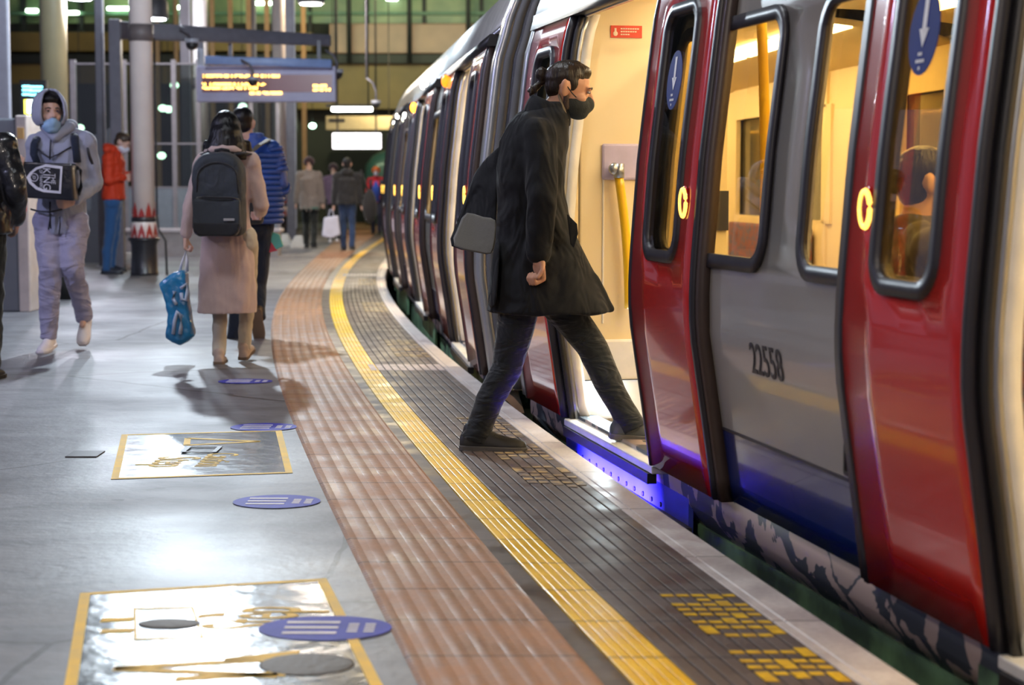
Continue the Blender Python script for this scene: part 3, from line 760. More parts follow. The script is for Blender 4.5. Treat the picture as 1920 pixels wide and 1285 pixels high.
# body ends and gangway bellows
def end_hoop(car, s, wd, m, name, off=.0, drop=.02):
    mb = MB(); hh = [drop + (2.72 - drop) * k / 44 for k in range(45)]
    pr = [side_pt(0, h, off) for h in hh]; pr += [V((0, -2.9 - p.y, p.z)) for p in pr[::-1]]
    mb.loft([[p + V((s + a, -b, 0)) for a, b in ((0, 0), (wd, 0), (wd, .05), (0, .05))] for p in pr]); mb.build(name, m, car)
M_silver = mat('silver_end_frame', (.42, .43, .45), .28, metal=.5, coat=.5, noise=(.36, .37, .39))
end_hoop(car2, -6.95, .22, M_silver, 'end_frame', .03)
end_hoop(car1, 1.12, .07, M_silver, 'end_frame', .02)
for k in range(5): end_hoop(car1, 1.24 + k * .085, .045, M_rub if k % 2 else mat('bellows_grey', (.11, .11, .12), .6), 'gangway_bellows', -.02 + .018 * k - .02 * (k % 2))
mb = MB(); mb.box((1.2, -.35, -.5), (1.75, -.15, .02)); mb.build('coupling_shroud', M_rub, car1, bevel=.02)
end_hoop(car2, 6.85, .1, M_silver, 'end_frame', .02)
# amber door lamps high on the second car
for s, hh_, st_ in ((-3.3, 1.99, 6), (1.0, 1.96, 40)):
    mb = MB(); mb.ell(side_pt(s, hh_, .075), (.055, .035, .05)); mb.build('door_lamp', emis('amber_lamp_%d' % st_, (1, .20, .01), st_ / 3), car2)
for s, hh_ in ((3.1, 1.96), (5.3, 2.03), (.7, 2.16)):  # white reflections on the guards, drawn as small glowing beads
    mb = MB(); mb.ell(side_pt(s, hh_, .06), (.03, .02, .03)); mb.build('guard_glint', emis('white_glint', (1, .95, .8), 30), car2)

# ------------------------------------------------------------------ columns
M_colw = mat('column_cream', (.85, .74, .70), .35, noise=(.78, .67, .64), nscale=3, coat=.3)
M_colr = mat('column_red', (.38, .03, .025), .35, coat=.3); M_colk = mat('column_black', (.022, .022, .028), .35, coat=.3)
def column(px, Y, label, top=9, r=.15, xoff=None):
    x = (px - 960) / FPX * Y if xoff is None else xoff
    t = thing('iron_column', label, 'column', (x, Y, 0), 0, 'cast iron platform columns'); n = 32
    def lathe(pr, m, name):
        mb = MB(); mb.loft([[V((rr * math.cos(2 * math.pi * k / n), rr * math.sin(2 * math.pi * k / n), z)) for k in range(n)] for rr, z in pr]); return mb.build(name, m, t, smooth=False, bevel=0)
    p = lathe([(.185, 0), (.185, .03), (.175, .05), (.168, .40), (.18, .42), (.18, .44), (.205, .46), (.205, .49), (.15, .5)], M_colk, 'plinth')
    lathe([(.175, .49), (.160, .70), (.155, .71)], M_colw, 'lower_drum')
    lathe([(.162, .70), (.162, .76), (.15, .77)], M_colk, 'black_band')
    lathe([(r, .76), (r * .98, top)], M_colw, 'shaft')
    for nm, base, zz, rr in (('red_points', .49, .68, .176), ('red_crown', .765, .96, r + .002)):
        mb = MB(); q = 10
        for k in range(q):
            a0, a1, am = [2 * math.pi * (k + f) / q for f in (0.04, .96, .5)]
            hz = zz - (.07 if (nm == 'red_crown' and k % 2) else 0)
            def pt(a, z, e): ra = (rr if nm == 'red_crown' else rr - (z - .49) * .07) + e; return V((ra * math.cos(a), ra * math.sin(a), z))
            seq = [(a0, base), (a1, base), (a1 * .75 + am * .25, base + (hz - base) * .45), (am, hz), (a0 * .75 + am * .25, base + (hz - base) * .45)]
            mb.face([pt(a, z, .002) for a, z in seq])
        mb.build(nm, M_colr, t, solid=.004)
    lathe([(r + .012, 3.06), (r + .012, 3.28)], mat('steel_collar', (.16, .13, .13), .5), 'collar')
    mb = MB(); mb.tube([V((r + .03, -.02, z)) for z in (.75, 1.5, 2.5, 3.1)], .012); mb.tube([V((r + .03, -.02, .8)), V((r + .05, -.03, .6)), V((r + .14, -.03, .45)), V((r + .15, -.03, 0))], .014); mb.build('cable', M_rub, t, smooth=True)
    return t
column(271, 24.7, 'nearest white cast iron column with a red crown, beside the orange jacket')
column(381, 37.0, 'white iron column behind the dark haired woman, its base hidden')
column(527, 41.5, 'white iron column with red crown by the blue puffer jacket')
# big olive pillar
M_olive = mat('olive_pillar', (.40, .34, .20), .45, noise=(.33, .29, .18), nscale=1.5)
x = (109 - 960) / FPX * 30
mb = MB(); mb.cyl((x, 30, 0), .21, (x, 30, 9), n=32); tag(mb.build('round_pillar', M_olive, smooth=False), 'broad olive round pillar behind the hooded man', 'pillar')
# square steel posts
M_post = mat('grey_steel_post', (.13, .125, .155), .45, noise=(.11, .105, .13)); M_postw = mat('pale_steel', (.42, .43, .50), .4)
def post(x0, x1, Y, label, top=8.58, m=None, base=0, cat='post', name='steel_post'):
    a = (x0 - 960) / FPX * Y; b = (x1 - 960) / FPX * Y
    t = thing(name, label, cat, ((a + b) / 2, Y, 0)); w_ = (b - a) / 2
    mb = MB(); mb.box((-w_, -w_, base), (w_, w_, top)); mb.build('shaft', m or M_post, t, bevel=.01)
    mb = MB(); mb.box((-w_ * 1.7, -w_ * 1.7, base), (w_ * 1.7, w_ * 1.7, base + .02)); mb.box((w_ * .99, -w_ * .8, base + .3), (w_ + .02, -w_ * .3, top - .2)); mb.build('trim', M_postw, t)
    return t
post(2, 26, 20, 'dark steel post at the far left edge of the photo')
post(187, 201, 27, 'slim steel post just left of the portal frame')
post(345, 362, 34, 'dark steel post behind the woman with the backpack')
post(540, 556, 38, 'dark slim post right of the far red crowned column')
post(470, 484, 46, 'slim grey post under the middle of the departure board')
# white concrete foot blocks
M_foot = mat('white_concrete', (.62, .60, .58), .7, bump=.3)
for px, py, l in ((238, 506, 'white concrete foot block behind the orange jacketed person'), (534, 462, 'white concrete foot block at the base of the far post'), (560, 466, 'white concrete foot block nearest the grey coated walker')):
    c = G(px, py); mb = MB(); mb.loft([[c + V((sx * a, sy * a, z)) for sx, sy in ((-1, -1), (1, -1), (1, 1), (-1, 1))] for a, z in ((.16, 0), (.13, .1), (.06, .24))]); tag(mb.build('foot_block', M_foot, bevel=.01), l, 'foot block')

# ------------------------------------------------------------------ portal frame, departure board, cameras
Yp = 25.9
def wx(px, Y): return (px - 960) / FPX * Y
t = thing('portal_frame', 'dark grey steel portal frame whose long arm reaches over the departure board', 'gantry', (wx(224, Yp), Yp, 0))
o0 = V((wx(224, Yp), Yp, 0))
mb = MB(); mb.box((-.08, -.08, 0), (.08, .08, 3.45)); mb.build('upright', M_post, t, bevel=.01)
mb = MB(); a = P(213, 56, Yp) - o0; b = P(620, 76, Yp + 1.5) - o0
mb.loft([[p + V(q) for q in ((0, -.07, -hh), (0, .07, -hh), (0, .07, hh), (0, -.07, hh))] for p, hh in ((a, .12), (b, .08))]); mb.build('arm', M_post, t, bevel=.01)
for px in (432, 598):
    mb = MB(); p = P(px, 76, Yp + 1) - o0; mb.box(p + V((-.025, -.025, -.32)), p + V((.025, .025, 0))); mb.build('hanger', M_post, t)
Yb = 27.0
bc = P(500, 158, Yb); W = 258 / FPX * Yb; H = 66 / FPX * Yb
t = thing('departure_board', 'lavender grey departure board with amber lines of text hanging over the platform', 'sign', (bc.x, bc.y, bc.z))
mb = MB(); mb.box((-W / 2, -.06, -H / 2), (W / 2, .1, H / 2)); mb.build('case', mat('board_case', (.40, .38, .55), .4, noise=(.36, .34, .5)), t, bevel=.012)
mb = MB(); mb.box((-W * .46, -.065, -H * .23), (W * .475, -.058, H * .26)); mb.build('screen', mat('board_screen', (.05, .025, .03), .3, emit=(.10, .03, .035), estr=.6), t)
rnd = random.Random(3)
def amber(x0, x1, z0, h, name='amber_text'):
    mb = MB(); x = x0
    while x < x1 - .01:
        w_ = rnd.choice((.022, .026, .018)) * 1.1
        if rnd.random() < .12: x += w_; continue
        for q in range(3):
            if rnd.random() < .9: mb.box((x, -.071, z0 + h * q / 3), (x + w_ * .8, -.0655, z0 + h * (q + .75) / 3))
        x += w_
    mb.build(name, emis('amber_led', (1, .52, .10), 5.5), t)
k = Yb / FPX
def bz(py): return (158 - py) * k
def bxx(px): return (px - 500) * k
for x0, x1, y0 in ((383, 527, 146), (381, 500, 161), (382, 487, 168), (470, 529, 177), (587, 613, 164), (587, 620, 171)): amber(bxx(x0), bxx(x1), bz(y0), .043)
mb = MB(); a = P(385, 113, Yb - .4) - bc; b = P(622, 120, Yb - .2) - bc
mb.loft([[p + V(q) for q in ((0, -.05, -.06), (0, .05, -.06), (0, .05, .06), (0, -.05, .06))] for p in (a, b)]); mb.build('blue_rail', mat('pale_blue_rail', (.22, .32, .62), .4), t, bevel=.008)
mb = MB(); mb.box((bxx(372), -.03, bz(75)), (bxx(384), .03, bz(190))); mb.build('side_bracket', M_postw, t)
# CCTV cameras
def cctv(px, py, Y, label, r=.07, arm=.3, drop=0):
    c = P(px, py, Y); t = thing('security_camera', label, 'camera', (c.x, c.y, c.z), 0)
    mb = MB(); mb.ell((0, 0, 0), (r, r, r * .9)); mb.build('dome', M_rub, t, smooth=True)
    mb = MB(); mb.cyl((0, 0, r * .3), r * 1.15, (0, 0, r * .95)); mb.build('collar', M_postw, t, smooth=False, bevel=.005)
    mb = MB(); mb.tube([(0, 0, r * .9), (.0, 0, arm * .5), (-.05, 0, arm * .8), (-.16, 0, arm)], .018); mb.cyl((-.16, 0, arm), .014, (-.16, 0, arm + (drop or 0.01))); mb.build('bracket', M_post, t, smooth=True)
cctv(360, 84, 25.95, 'dome camera under the portal arm left of the departure board', .085, .25)
cctv(474, 153, 26.5, 'small dome camera hanging in front of the departure board', .07, .3)
cctv(632, 140, 27.2, 'camera cluster on the right end of the departure board', .08, .35)
cctv(705, 196, 32.0, 'dome camera on a bent arm beside the tube light', .07, .45, 5.6)

# pendant lamps
M_shade = mat('lamp_shade_dark', (.05, .05, .055), .5); M_lampw = emis('lamp_white', (.92, .92, 1), 18)
for i, ((x, y, z, e, c, s), l) in enumerate(zip(LAMPS, ['pendant lamp over the walking couple', 'pendant lamp above the nearest column', 'pendant lamp over the middle columns', 'pendant lamp with a lit disc above the right end of the departure board', 'pendant lamp with a lit disc at the top left corner', 'pendant lamp over the caution notices', 'pendant lamp nearest the viewer', 'furthest pendant lamp over the platform'])):
    t = thing('pendant_lamp', l, 'lamp', (x, y, z), 0, 'platform pendant lamps')
    n = 28
    mb = MB(); mb.loft([[V((r * math.cos(2 * math.pi * k / n), r * math.sin(2 * math.pi * k / n), q)) for k in range(n)] for r, q in ((.21, -.05), (.23, 0), (.22, .25), (.12, .42), (.03, .5))]); mb.build('shade', M_shade, t, smooth=False)
    mb = MB(); mb.cyl((0, 0, -.065), .17, (0, 0, -.05), n=28); mb.build('diffuser', M_lampw, t)
    mb = MB(); mb.cyl((0, 0, .5), .02, (0, 0, 7.8 - z)); mb.build('stem', M_shade, t)

# ------------------------------------------------------------------ far structures
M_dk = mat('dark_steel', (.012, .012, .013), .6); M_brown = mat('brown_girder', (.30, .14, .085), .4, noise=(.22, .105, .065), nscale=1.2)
M_ol = mat('olive_fascia', (.22, .135, .04), .55, noise=(.16, .10, .03), nscale=.8); M_grn = mat('green_clerestory', (.26, .30, .15), .35, noise=(.07, .13, .07), nscale=.7)
Yf = 58.0
def zat(py, Y=Yf): return P(960, py, Y).z
def slab(x0, x1, y0, y1, py0, py1, m, label, name, cat):
    mb = MB(); mb.box((x0, y0, zat(py0, y0)), (x1, y1, zat(py1, y0))); return tag(mb.build(name, m, bevel=.02), label, cat)
mb = MB(); mb.box((-30, Yf + .2, 0), (30, Yf + .6, 12)); struct(mb.build('wall_back', mat('night_wall', (.035, .035, .03), .8, noise=(.02, .02, .018), nscale=.5)))
mb = MB(); mb.box((-30, -12, 8.6), (12, 60, 8.8)); struct(mb.build('ceiling', mat('roof_dark', (.05, .055, .045), .7)))
g = thing('clerestory', 'long green lit glazed band at the top of the back wall', 'glazing', (-2, Yf, 0))
mb = MB(); mb.box((-14, -.1, zat(44)), (12, 0, zat(-60))); mb.build('glazing', M_grn, g)
for k in range(14):
    mb = MB(); x = -13 + k * 1.75; mb.box((x, -.22, zat(120)), (x + .12, -.1, zat(-60))); mb.build('mullion', M_dk, g)
mb = MB(); mb.box((-14, -.4, zat(30)), (12, -.12, zat(24))); mb.build('transom', mat('transom_green', (.10, .2, .13), .5), g)
for k, (px, py) in enumerate(((60, 20), (137, 24), (480, 6), (500, 6), (212, 16), (232, 16), (735, -2), (340, 14))):
    c = P(px, py, Yf - .5) - V((-2, Yf, 0)); mb = MB(); mb.box(c + V((-.18, -.05, -.05)), c + V((.18, .05, .05))); mb.build('strip_lamp', emis('lamp_green', (.72, 1, .7), 9), g, bevel=.03)
slab(-5.5, 12, Yf - 1.2, Yf - .3, 100, 44, M_brown, 'deep brown riveted girder across the back above the tunnel', 'girder', 'girder')
slab(-16, 12, Yf - 1.16, Yf - .84, 119, 101, M_dk, 'black band under the brown girder', 'black_beam', 'beam')  # plain black steel band
slab(-16, 12, Yf - .8, Yf - .45, 205, 119, M_ol, 'olive yellow fascia across the back of the platform', 'fascia', 'fascia')
slab(-16, -6.0, Yf - 1.3, Yf - .3, 96, 60, M_ol, 'olive beam at the upper left behind the pillars', 'girder', 'girder')
for px in (655, 768, 878):
    mb = MB(); a = P(px, 118, Yf - 1.6); mb.cyl((a.x, a.y, a.z), .07, (a.x, a.y, 8.6)); tag(mb.build('hanger_rod', M_dk), 'dark rod hanging from the roof, %s' % {655: 'left of three over the train', 768: 'middle of three over the train', 878: 'right of three over the train'}[px], 'rod')
# tube light, cream sign box, lit sign, tunnel mouth
def bar(px0, px1, py0, py1, Y, m, name, label, cat, d=.1):
    c = P((px0 + px1) / 2, (py0 + py1) / 2, Y); w_, h_ = (px1 - px0) / FPX * Y / 2, (py1 - py0) / FPX * Y / 2
    t = thing(name, label, cat, tuple(c)); mb = MB(); mb.box((-w_, -d / 2, -h_), (w_, d / 2, h_)); mb.build('body', m, t, bevel=min(h_, .02)); return t, w_, h_
t, a, b = bar(622, 698, 201, 209, 36, emis('tube_white', (.95, 1, .85), 14), 'tube_light', 'white fluorescent tube light hanging across the platform', 'lamp')
mb = MB(); mb.box((-a - .1, -.04, b), (a + .1, .04, b + .05)); mb.build('housing', M_dk, t)
for xx in (-a * .8, a * .8): mb = MB(); mb.cyl((xx, 0, b + .05), .012, (xx, 0, 8.6 - t.location.z)); mb.build('drop_rod', M_dk, t)
t, a, b = bar(612, 742, 218, 244, 46, mat('cream_sign_box', (.34, .29, .16), .5, emit=(.5, .42, .2), estr=.03), 'sign_box', 'cream lit sign box above the tunnel mouth', 'sign', .3)
mb = MB(); mb.box((-a * .9, -.17, .02), (-a * .45, -.152, b * .6)); mb.build('dark_slot', M_dk, t)
for xx in (-a * .8, a * .8): mb = MB(); mb.cyl((xx, 0, b), .012, (xx, 0, 8.6 - t.location.z)); mb.build('drop_rod', M_dk, t)
t, a, b = bar(624, 714, 250, 279, 44, emis('sign_white', (1, .93, .95), 2.6), 'lit_sign', 'bright white lit sign hanging over the tunnel mouth', 'sign', .15)
mb = MB(); mb.box((-a * .97, -.08, b * .25), (a * .97, -.076, b * .32)); mb.box((-a * .9, -.08, -.06), (-a * .6, -.076, 0)); mb.build('print_line', mat('faint_print', (.4, .35, .4), .5), t)
for xx in (-a * .8, a * .8): mb = MB(); mb.cyl((xx, 0, b), .02, (xx, 0, 8.6 - t.location.z)); mb.build('drop_rod', M_dk, t)
mb = MB(); mb.box((-5.6, Yf - .3, 0), (8, Yf + .1, zat(285)));  tag(mb.build('tunnel_mouth', mat('tunnel_shade', (.006, .006, .007), .9)), 'black tunnel mouth behind the far walkers', 'tunnel')  # solid slab; the dark of the opening is put into its black colour
# rounded teal train end near the tunnel
t = thing('far_train', 'teal rounded end of another train beside the worker in red', 'train', (wx(735, 54), 54, 0))
mb = MB(); mb.ell_loft([((0, 0, .05), .78, .6), ((0, 0, 1.3), .8, .6), ((0, .05, 1.75), .74, .55), ((0, .1, 2.0), .56, .45), ((0, .2, 2.15), .3, .3)], p=2.6); mb.build('body', mat('teal_paint', (.03, .08, .075), .4, coat=.4), t)
mb = MB(); mb.ell((-.05, -.6, 1.15), (.09, .04, .09)); mb.build('tail_lamp', emis('teal_lamp', (.1, .8, .75), 5), t)

# left side: cladding panels, waiting room glass, low wall, sockets
M_panel = mat('blue_grey_panel', (.16, .19, .22), .4, noise=(.14, .17, .20)); M_fr = mat('pale_frame', (.20, .19, .21), .45)
M_rglass = glassmat('room_glass', (.62, .66, .62), .12)
Yr = 33.0
t = thing('waiting_room', 'glazed waiting room with pale frames and blue grey lower panels behind the columns', 'waiting room', (wx(250, Yr), Yr, 0))
def rb(px0, px1, py0, py1, m, name, y0=0, y1=.06):
    b0_, b1_ = P(px0, py1, Yr), P(px1, py0, Yr); o_ = t.location
    mb = MB(); mb.box((b0_.x - o_.x, y0, b0_.z), (b1_.x - o_.x, y1, b1_.z)); return mb.build(name, m, t)
for a, b in ((140, 186), (190, 212), (236, 326), (330, 372), (376, 470), (474, 520)): rb(a, b, 352, 470, M_panel, 'lower_panel'); rb(a, b, 120, 350, M_rglass, 'glass_panel', .02, .03)
for a in (138, 187, 213, 233, 326, 372, 470, 520): rb(a, a + 3, 112, 470, M_fr, 'frame_post', -.02, .08)
for y in (118, 268, 350): rb(138, 524, y, y + 3, M_fr, 'frame_rail', -.01, .07)
t2 = thing('low_wall', 'low pale stone wall running behind the column bases', 'wall', (wx(330, 31), 31, 0))
mb = MB(); mb.box((-3.2, 0, 0), (1.7, .35, .40)); mb.build('wall_body', mat('pale_stone', (.36, .33, .33), .7, noise=(.30, .27, .27), bump=.3), t2)
mb = MB(); mb.box((-3.25, -.04, .40), (1.75, .4, .46)); mb.build('coping', mat('stone_cap', (.52, .48, .50), .6), t2, bevel=.01)
# things seen inside the glass: interior lamps and dim furniture
for k, (px, py) in enumerate(((305, 203), (316, 205), (303, 292), (327, 160), (455, 200), (586, 236), (150, 240))):
    c = P(px, py, 40 if px != 586 else 48); _l = ['small mint globe lamp beside the nearest column', 'second mint globe lamp right of the nearest column', 'mint globe lamp low behind the cable', 'mint lamp above the nearest column arm', 'globe lamp under the departure board', 'globe lamp left of the tunnel', 'globe lamp behind the hooded man'][k]; t_ = thing('globe_lamp', _l, 'lamp', tuple(c)); mb = MB(); mb.ell((0, 0, 0), (.09, .05, .07)); mb.build('globe', emis('mint_lamp', (.6, 1, .75), 6), t_, smooth=True); mb = MB(); mb.cyl((0, 0, .05), .008, (0, 0, 8.6 - c.z)); mb.build('stem', M_dk, t_)
for k in range(9):
    px = 300 + k * 34; a = P(px, 430, 44); mb = MB(); mb.box((a.x - .05, a.y, 0), (a.x + .05, a.y + .1, 8.6)); tag(mb.build('lattice_strut', mat('bronze_strut', (.34, .22, .10), .5)), 'thin bronze upright behind the waiting room glass, %s from the left' % ['first', 'second', 'third', 'fourth', 'fifth', 'sixth', 'seventh', 'eighth', 'last'][k], 'upright', 'bronze uprights behind the glass')
mb = MB(); mb.box((-17, 47, 0), (-5.4, 47.3, 3.7)); tag(mb.build('concourse_wall', mat('dark_olive_wall', (.06, .062, .05), .6, noise=(.03, .03, .028), nscale=.9)), 'dark olive concourse wall behind the columns', 'wall')
# ticket hall machine on the left
Ym = 17.5
t = thing('ticket_machine', 'grey cabinet with a beige side at the left edge of the photo', 'machine', (wx(25, Ym), Ym, 0))
mb = MB(); mb.box((-1.2, 0, 0), (.05, .6, P(0, 222, Ym).z)); mb.build('cabinet', mat('cabinet_grey', (.13, .14, .16), .4, noise=(.12, .13, .15)), t, bevel=.02)
mb = MB(); mb.box((.05, -.02, 0), (.16, .6, P(0, 216, Ym).z)); mb.build('beige_side', mat('beige_metal', (.52, .45, .42), .25, coat=.4), t, bevel=.015)
mb = MB(); mb.box((.07, -.03, 1.62), (.13, -.02, 1.72)); mb.build('orange_plate', mat('orange_plate', (.6, .35, .1), .5), t)
mb = MB(); mb.prism([(.07, -.03, 1.05), (.14, -.03, 1.15), (.14, -.03, .95), (.10, -.03, .88)], (0, .01, 0)); mb.build('red_mark', mat('red_mark', (.6, .05, .04), .5), t)
# lit information screen
Ys = 24.0
t = thing('information_screen', 'tall information screen glowing cyan and yellow behind the hooded man', 'screen', (wx(62, Ys), Ys, 0))
a, b = P(38, 250, Ys), P(86, 150, Ys); ox = t.location.x
mb = MB(); mb.box((a.x - ox, 0, 0), (b.x - ox, .12, b.z)); mb.build('case', M_dk, t, bevel=.01)
def sc(px0, px1, py0, py1, m, name):
    a, b = P(px0, py1, Ys), P(px1, py0, Ys); mb = MB(); mb.box((a.x - ox, -.012, a.z), (b.x - ox, -.002, b.z)); mb.build(name, m, t)
E_c = emis('screen_cyan', (.25, .85, 1), 2.6); E_w = emis('screen_white', (.8, 1, 1), 3); E_y = emis('screen_yellow', (.9, .9, .1), 2.6)
for y in (160, 167, 175): sc(42, 52 + (y % 3) * 4, y, y + 4, E_c, 'text_block'); sc(56, 80, y + 1, y + 5, E_c, 'text_block')
sc(52, 84, 187, 213, E_w, 'white_block'); sc(46, 51, 187, 213, E_y, 'yellow_block'); sc(46, 84, 216, 219, E_y, 'yellow_line'); sc(54, 84, 224, 244, E_c, 'text_block')
# bench with metal arms at the left
c = G(20, 560); t = thing('bench', 'dark metal bench with a brass arm at the left edge', 'bench', (c.x, c.y, 0))
M_brass = mat('worn_brass', (.42, .28, .12), .35, metal=.7)
mb = MB(); mb.box((-1.4, -.25, .40), (.1, .2, .44)); mb.build('seat', M_dk, t, bevel=.01)
for x in (-1.2, .06):
    mb = MB(); mb.box((x - .025, -.22, 0), (x + .025, -.17, .45)); mb.build('leg', M_dk, t); mb = MB(); mb.box((x - .025, .15, 0), (x + .025, .2, .45)); mb.build('leg', M_dk, t)
    mb = MB(); mb.tube([(x, -.2, .44), (x - .03, -.2, .52), (x - .10, -.18, .66), (x - .16, .1, .68), (x - .16, .18, .5)], .016); mb.build('armrest', M_dk, t, smooth=True)
mb = MB(); mb.tube([(-.22, -.3, .5), (.12, -.3, .52), (.16, -.28, .54), (.08, -.2, .72), (-.08, -.1, .73)], .016); mb.build('brass_rail', M_brass, t, smooth=True)
# dark bin between the hooded man's legs
c = G(122, 562); mb = MB(); mb.ell_loft([(c, .07, .07), (c + V((0, 0, .3)), .075, .075), (c + V((0, 0, .32)), .06, .06)]); tag(mb.build('bollard', M_dk), 'short black bollard seen between the legs of the hooded man', 'bollard')
# slanted grey fascia behind the hooded man
a = P(150, 260, 28); mb = MB(); mb.prism([P(158, 262, 28), P(206, 240, 28), P(206, 494, 28), P(158, 494, 28)], (0, .15, 0)); tag(mb.build('slanted_panel', mat('cabinet_grey', (.13, .14, .16), .4)), 'grey panel with a slanted top behind the orange jacket', 'panel')
# ------------------------------------------------------------------ people
def ik(a, b, l1, l2, pole):
    d = b - a; L = min(d.length, (l1 + l2) * .999); dn = d.normalized()
    x = (l1 * l1 - l2 * l2 + L * L) / (2 * L); h = math.sqrt(max(l1 * l1 - x * x, 0))
    p = V(pole) - dn * V(pole).dot(dn); p.normalize()
    return a + dn * x + p * h, a + dn * L
SKINS = {}
def skin(name, c):
    return mat(name, c, .5, noise=tuple(q * .93 for q in c), nscale=9, sub=.12, spec=.4)
M_skin1 = skin('skin_warm', (.52, .27, .17)); M_skin2 = skin('skin_pale', (.60, .38, .30))
def hair_mat(name, c):
    return mat(name, c, .38, noise=tuple(q * .4 for q in c), nscale=40, stretch=(1, 1, .12), bump=.6, bscale=60, spec=.35)
M_hairb = hair_mat('dark_brown_hair', (.030, .018, .012)); M_hairk = hair_mat('black_hair', (.009, .008, .010)); M_hairm = hair_mat('brown_hair', (.07, .04, .025))

def hand(mb, wrist, d, palm_n, side, curl=.5, s=1.0, phone=False):
    """palm, five separate bent fingers; d = direction of the fingers, palm_n = out of the palm, side = towards the thumb"""
    d = V(d).normalized(); n_ = V(palm_n); n_ = (n_ - d * n_.dot(d)).normalized(); sd = d.cross(n_)
    if sd.dot(V(side)) < 0: sd = -sd
    w_ = V(wrist)
    mb.cap(w_ - d * .03 * s, .026 * s, w_ + d * .02 * s, .024 * s)
    for k in (-1.5, -.5, .5, 1.5):
        mb.cap(w_ + d * .02 * s + sd * k * .012 * s, .017 * s, w_ + d * .085 * s + sd * k * .019 * s, .0135 * s)
    for k, L in ((-1.5, .8), (-.5, .95), (.5, 1.0), (1.5, .92)):
        p = w_ + d * .09 * s + sd * k * .0195 * s; dirv = d.copy(); a = 0
        for j, (ln, r) in enumerate(((.040, .0095), (.026, .0085), (.020, .0078))):
            a += curl * (1.0 if j < 2 else .7) * (1.35 if j == 1 else 1)
            dv = d * math.cos(a) + n_ * math.sin(a)
            q = p + dv * ln * L * s; mb.cap(p, r * s, q, r * .93 * s, n=10); p = q
    p = w_ + d * .025 * s + sd * .03 * s
    t1 = p + (d * .6 + sd * .55 + n_ * .35).normalized() * .04 * s; t2 = t1 + (d * .8 + n_ * .6 * (1 if curl > .3 else .3) - sd * .1).normalized() * .032 * s
    mb.cap(p, .014 * s, t1, .0105 * s, n=10); mb.cap(t1, .0105 * s, t2, .0085 * s, n=10)

def head(mb, c, Rm, s=1.0, ears=True):
    def E(p, r, q=None): mb.ell(c + Rm @ (V(p) * s), [k * s for k in r], Rm if q is None else Rm @ q)
    E((0, -.012, .030), (.077, .096, .092)); E((0, .022, -.03), (.060, .070, .084)); E((0, .038, -.078), (.044, .048, .036))
    E((0, .072, -.100), (.022, .022, .02)); E((0, .078, .022), (.052, .018, .011)); E((.04, .05, -.03), (.024, .03, .022)); E((-.04, .05, -.03), (.024, .03, .022))
    mb.cap(c + Rm @ (V((0, .088, .012)) * s), .0085 * s, c + Rm @ (V((0, .112, -.030)) * s), .0135 * s)
    E((.012, .098, -.034), (.009, .011, .008)); E((-.012, .098, -.034), (.009, .011, .008))
    E((0, .088, -.058), (.022, .011, .006)); E((0, .086, -.068), (.020, .011, .006))
    if ears:
        for sx in (-1, 1):
            E((sx * .080, -.026, -.006), (.013, .025, .036), Matrix.Rotation(sx * .45, 3, 'Z')); E((sx * .090, -.036, .008), (.010, .016, .027))
def face_parts(par, c, Rm, s=1.0, brow=None, look=0):
    for sx in (-1, 1):
        mb = MB(); mb.ell(c + Rm @ (V((sx * .031, .082, .006)) * s), (.0105 * s, .0088 * s, .0062 * s), Rm); e = mb.build('eye', mat('eye_white', (.34, .29, .27), .35), par, smooth=True)
        mb = MB(); mb.ell(c + Rm @ (V((sx * .031 + look, .0890, .006)) * s), (.0056 * s, .003 * s, .0052 * s), Rm); mb.build('iris', mat('iris_dark', (.02, .012, .01), .2), e, smooth=True)
        mb = MB(); mb.tube([c + Rm @ (V((sx * a, b, z)) * s) for a, b, z in ((.014, .094, .022), (.030, .093, .028), (.050, .078, .022))], [.003 * s, .0042 * s, .002 * s], 8); mb.build('eyebrow', brow or M_hairb, par, smooth=True)
def mask_on(par, c, Rm, m, s=1.0, name='face_mask', low=0, loops=True, vox=.006):
    mb = MB(); mb.ell(c + Rm @ (V((0, .036, -.058 - low)) * s), (.065 * s, .078 * s, .052 * s), Rm); mb.ell(c + Rm @ (V((0, .085, -.045 - low)) * s), (.034 * s, .038 * s, .038 * s), Rm)
    mb.ell(c + Rm @ (V((0, .052, -.085 - low)) * s), (.048 * s, .052 * s, .034 * s), Rm)
    o = mb.build(name, m, par, vox=vox * s, sm=6)
    if loops:
        for sx in (-1, 1):
            mb = MB()
            mb.tube([c + Rm @ (V((sx * .066, .03, -.030 - low)) * s), c + Rm @ (V((sx * .078, .005, -.016 - low * .5)) * s), c + Rm @ (V((sx * .088, -.020, .004)) * s)], .0026, 6)
            mb.build('ear_loop', m, o)
    return o
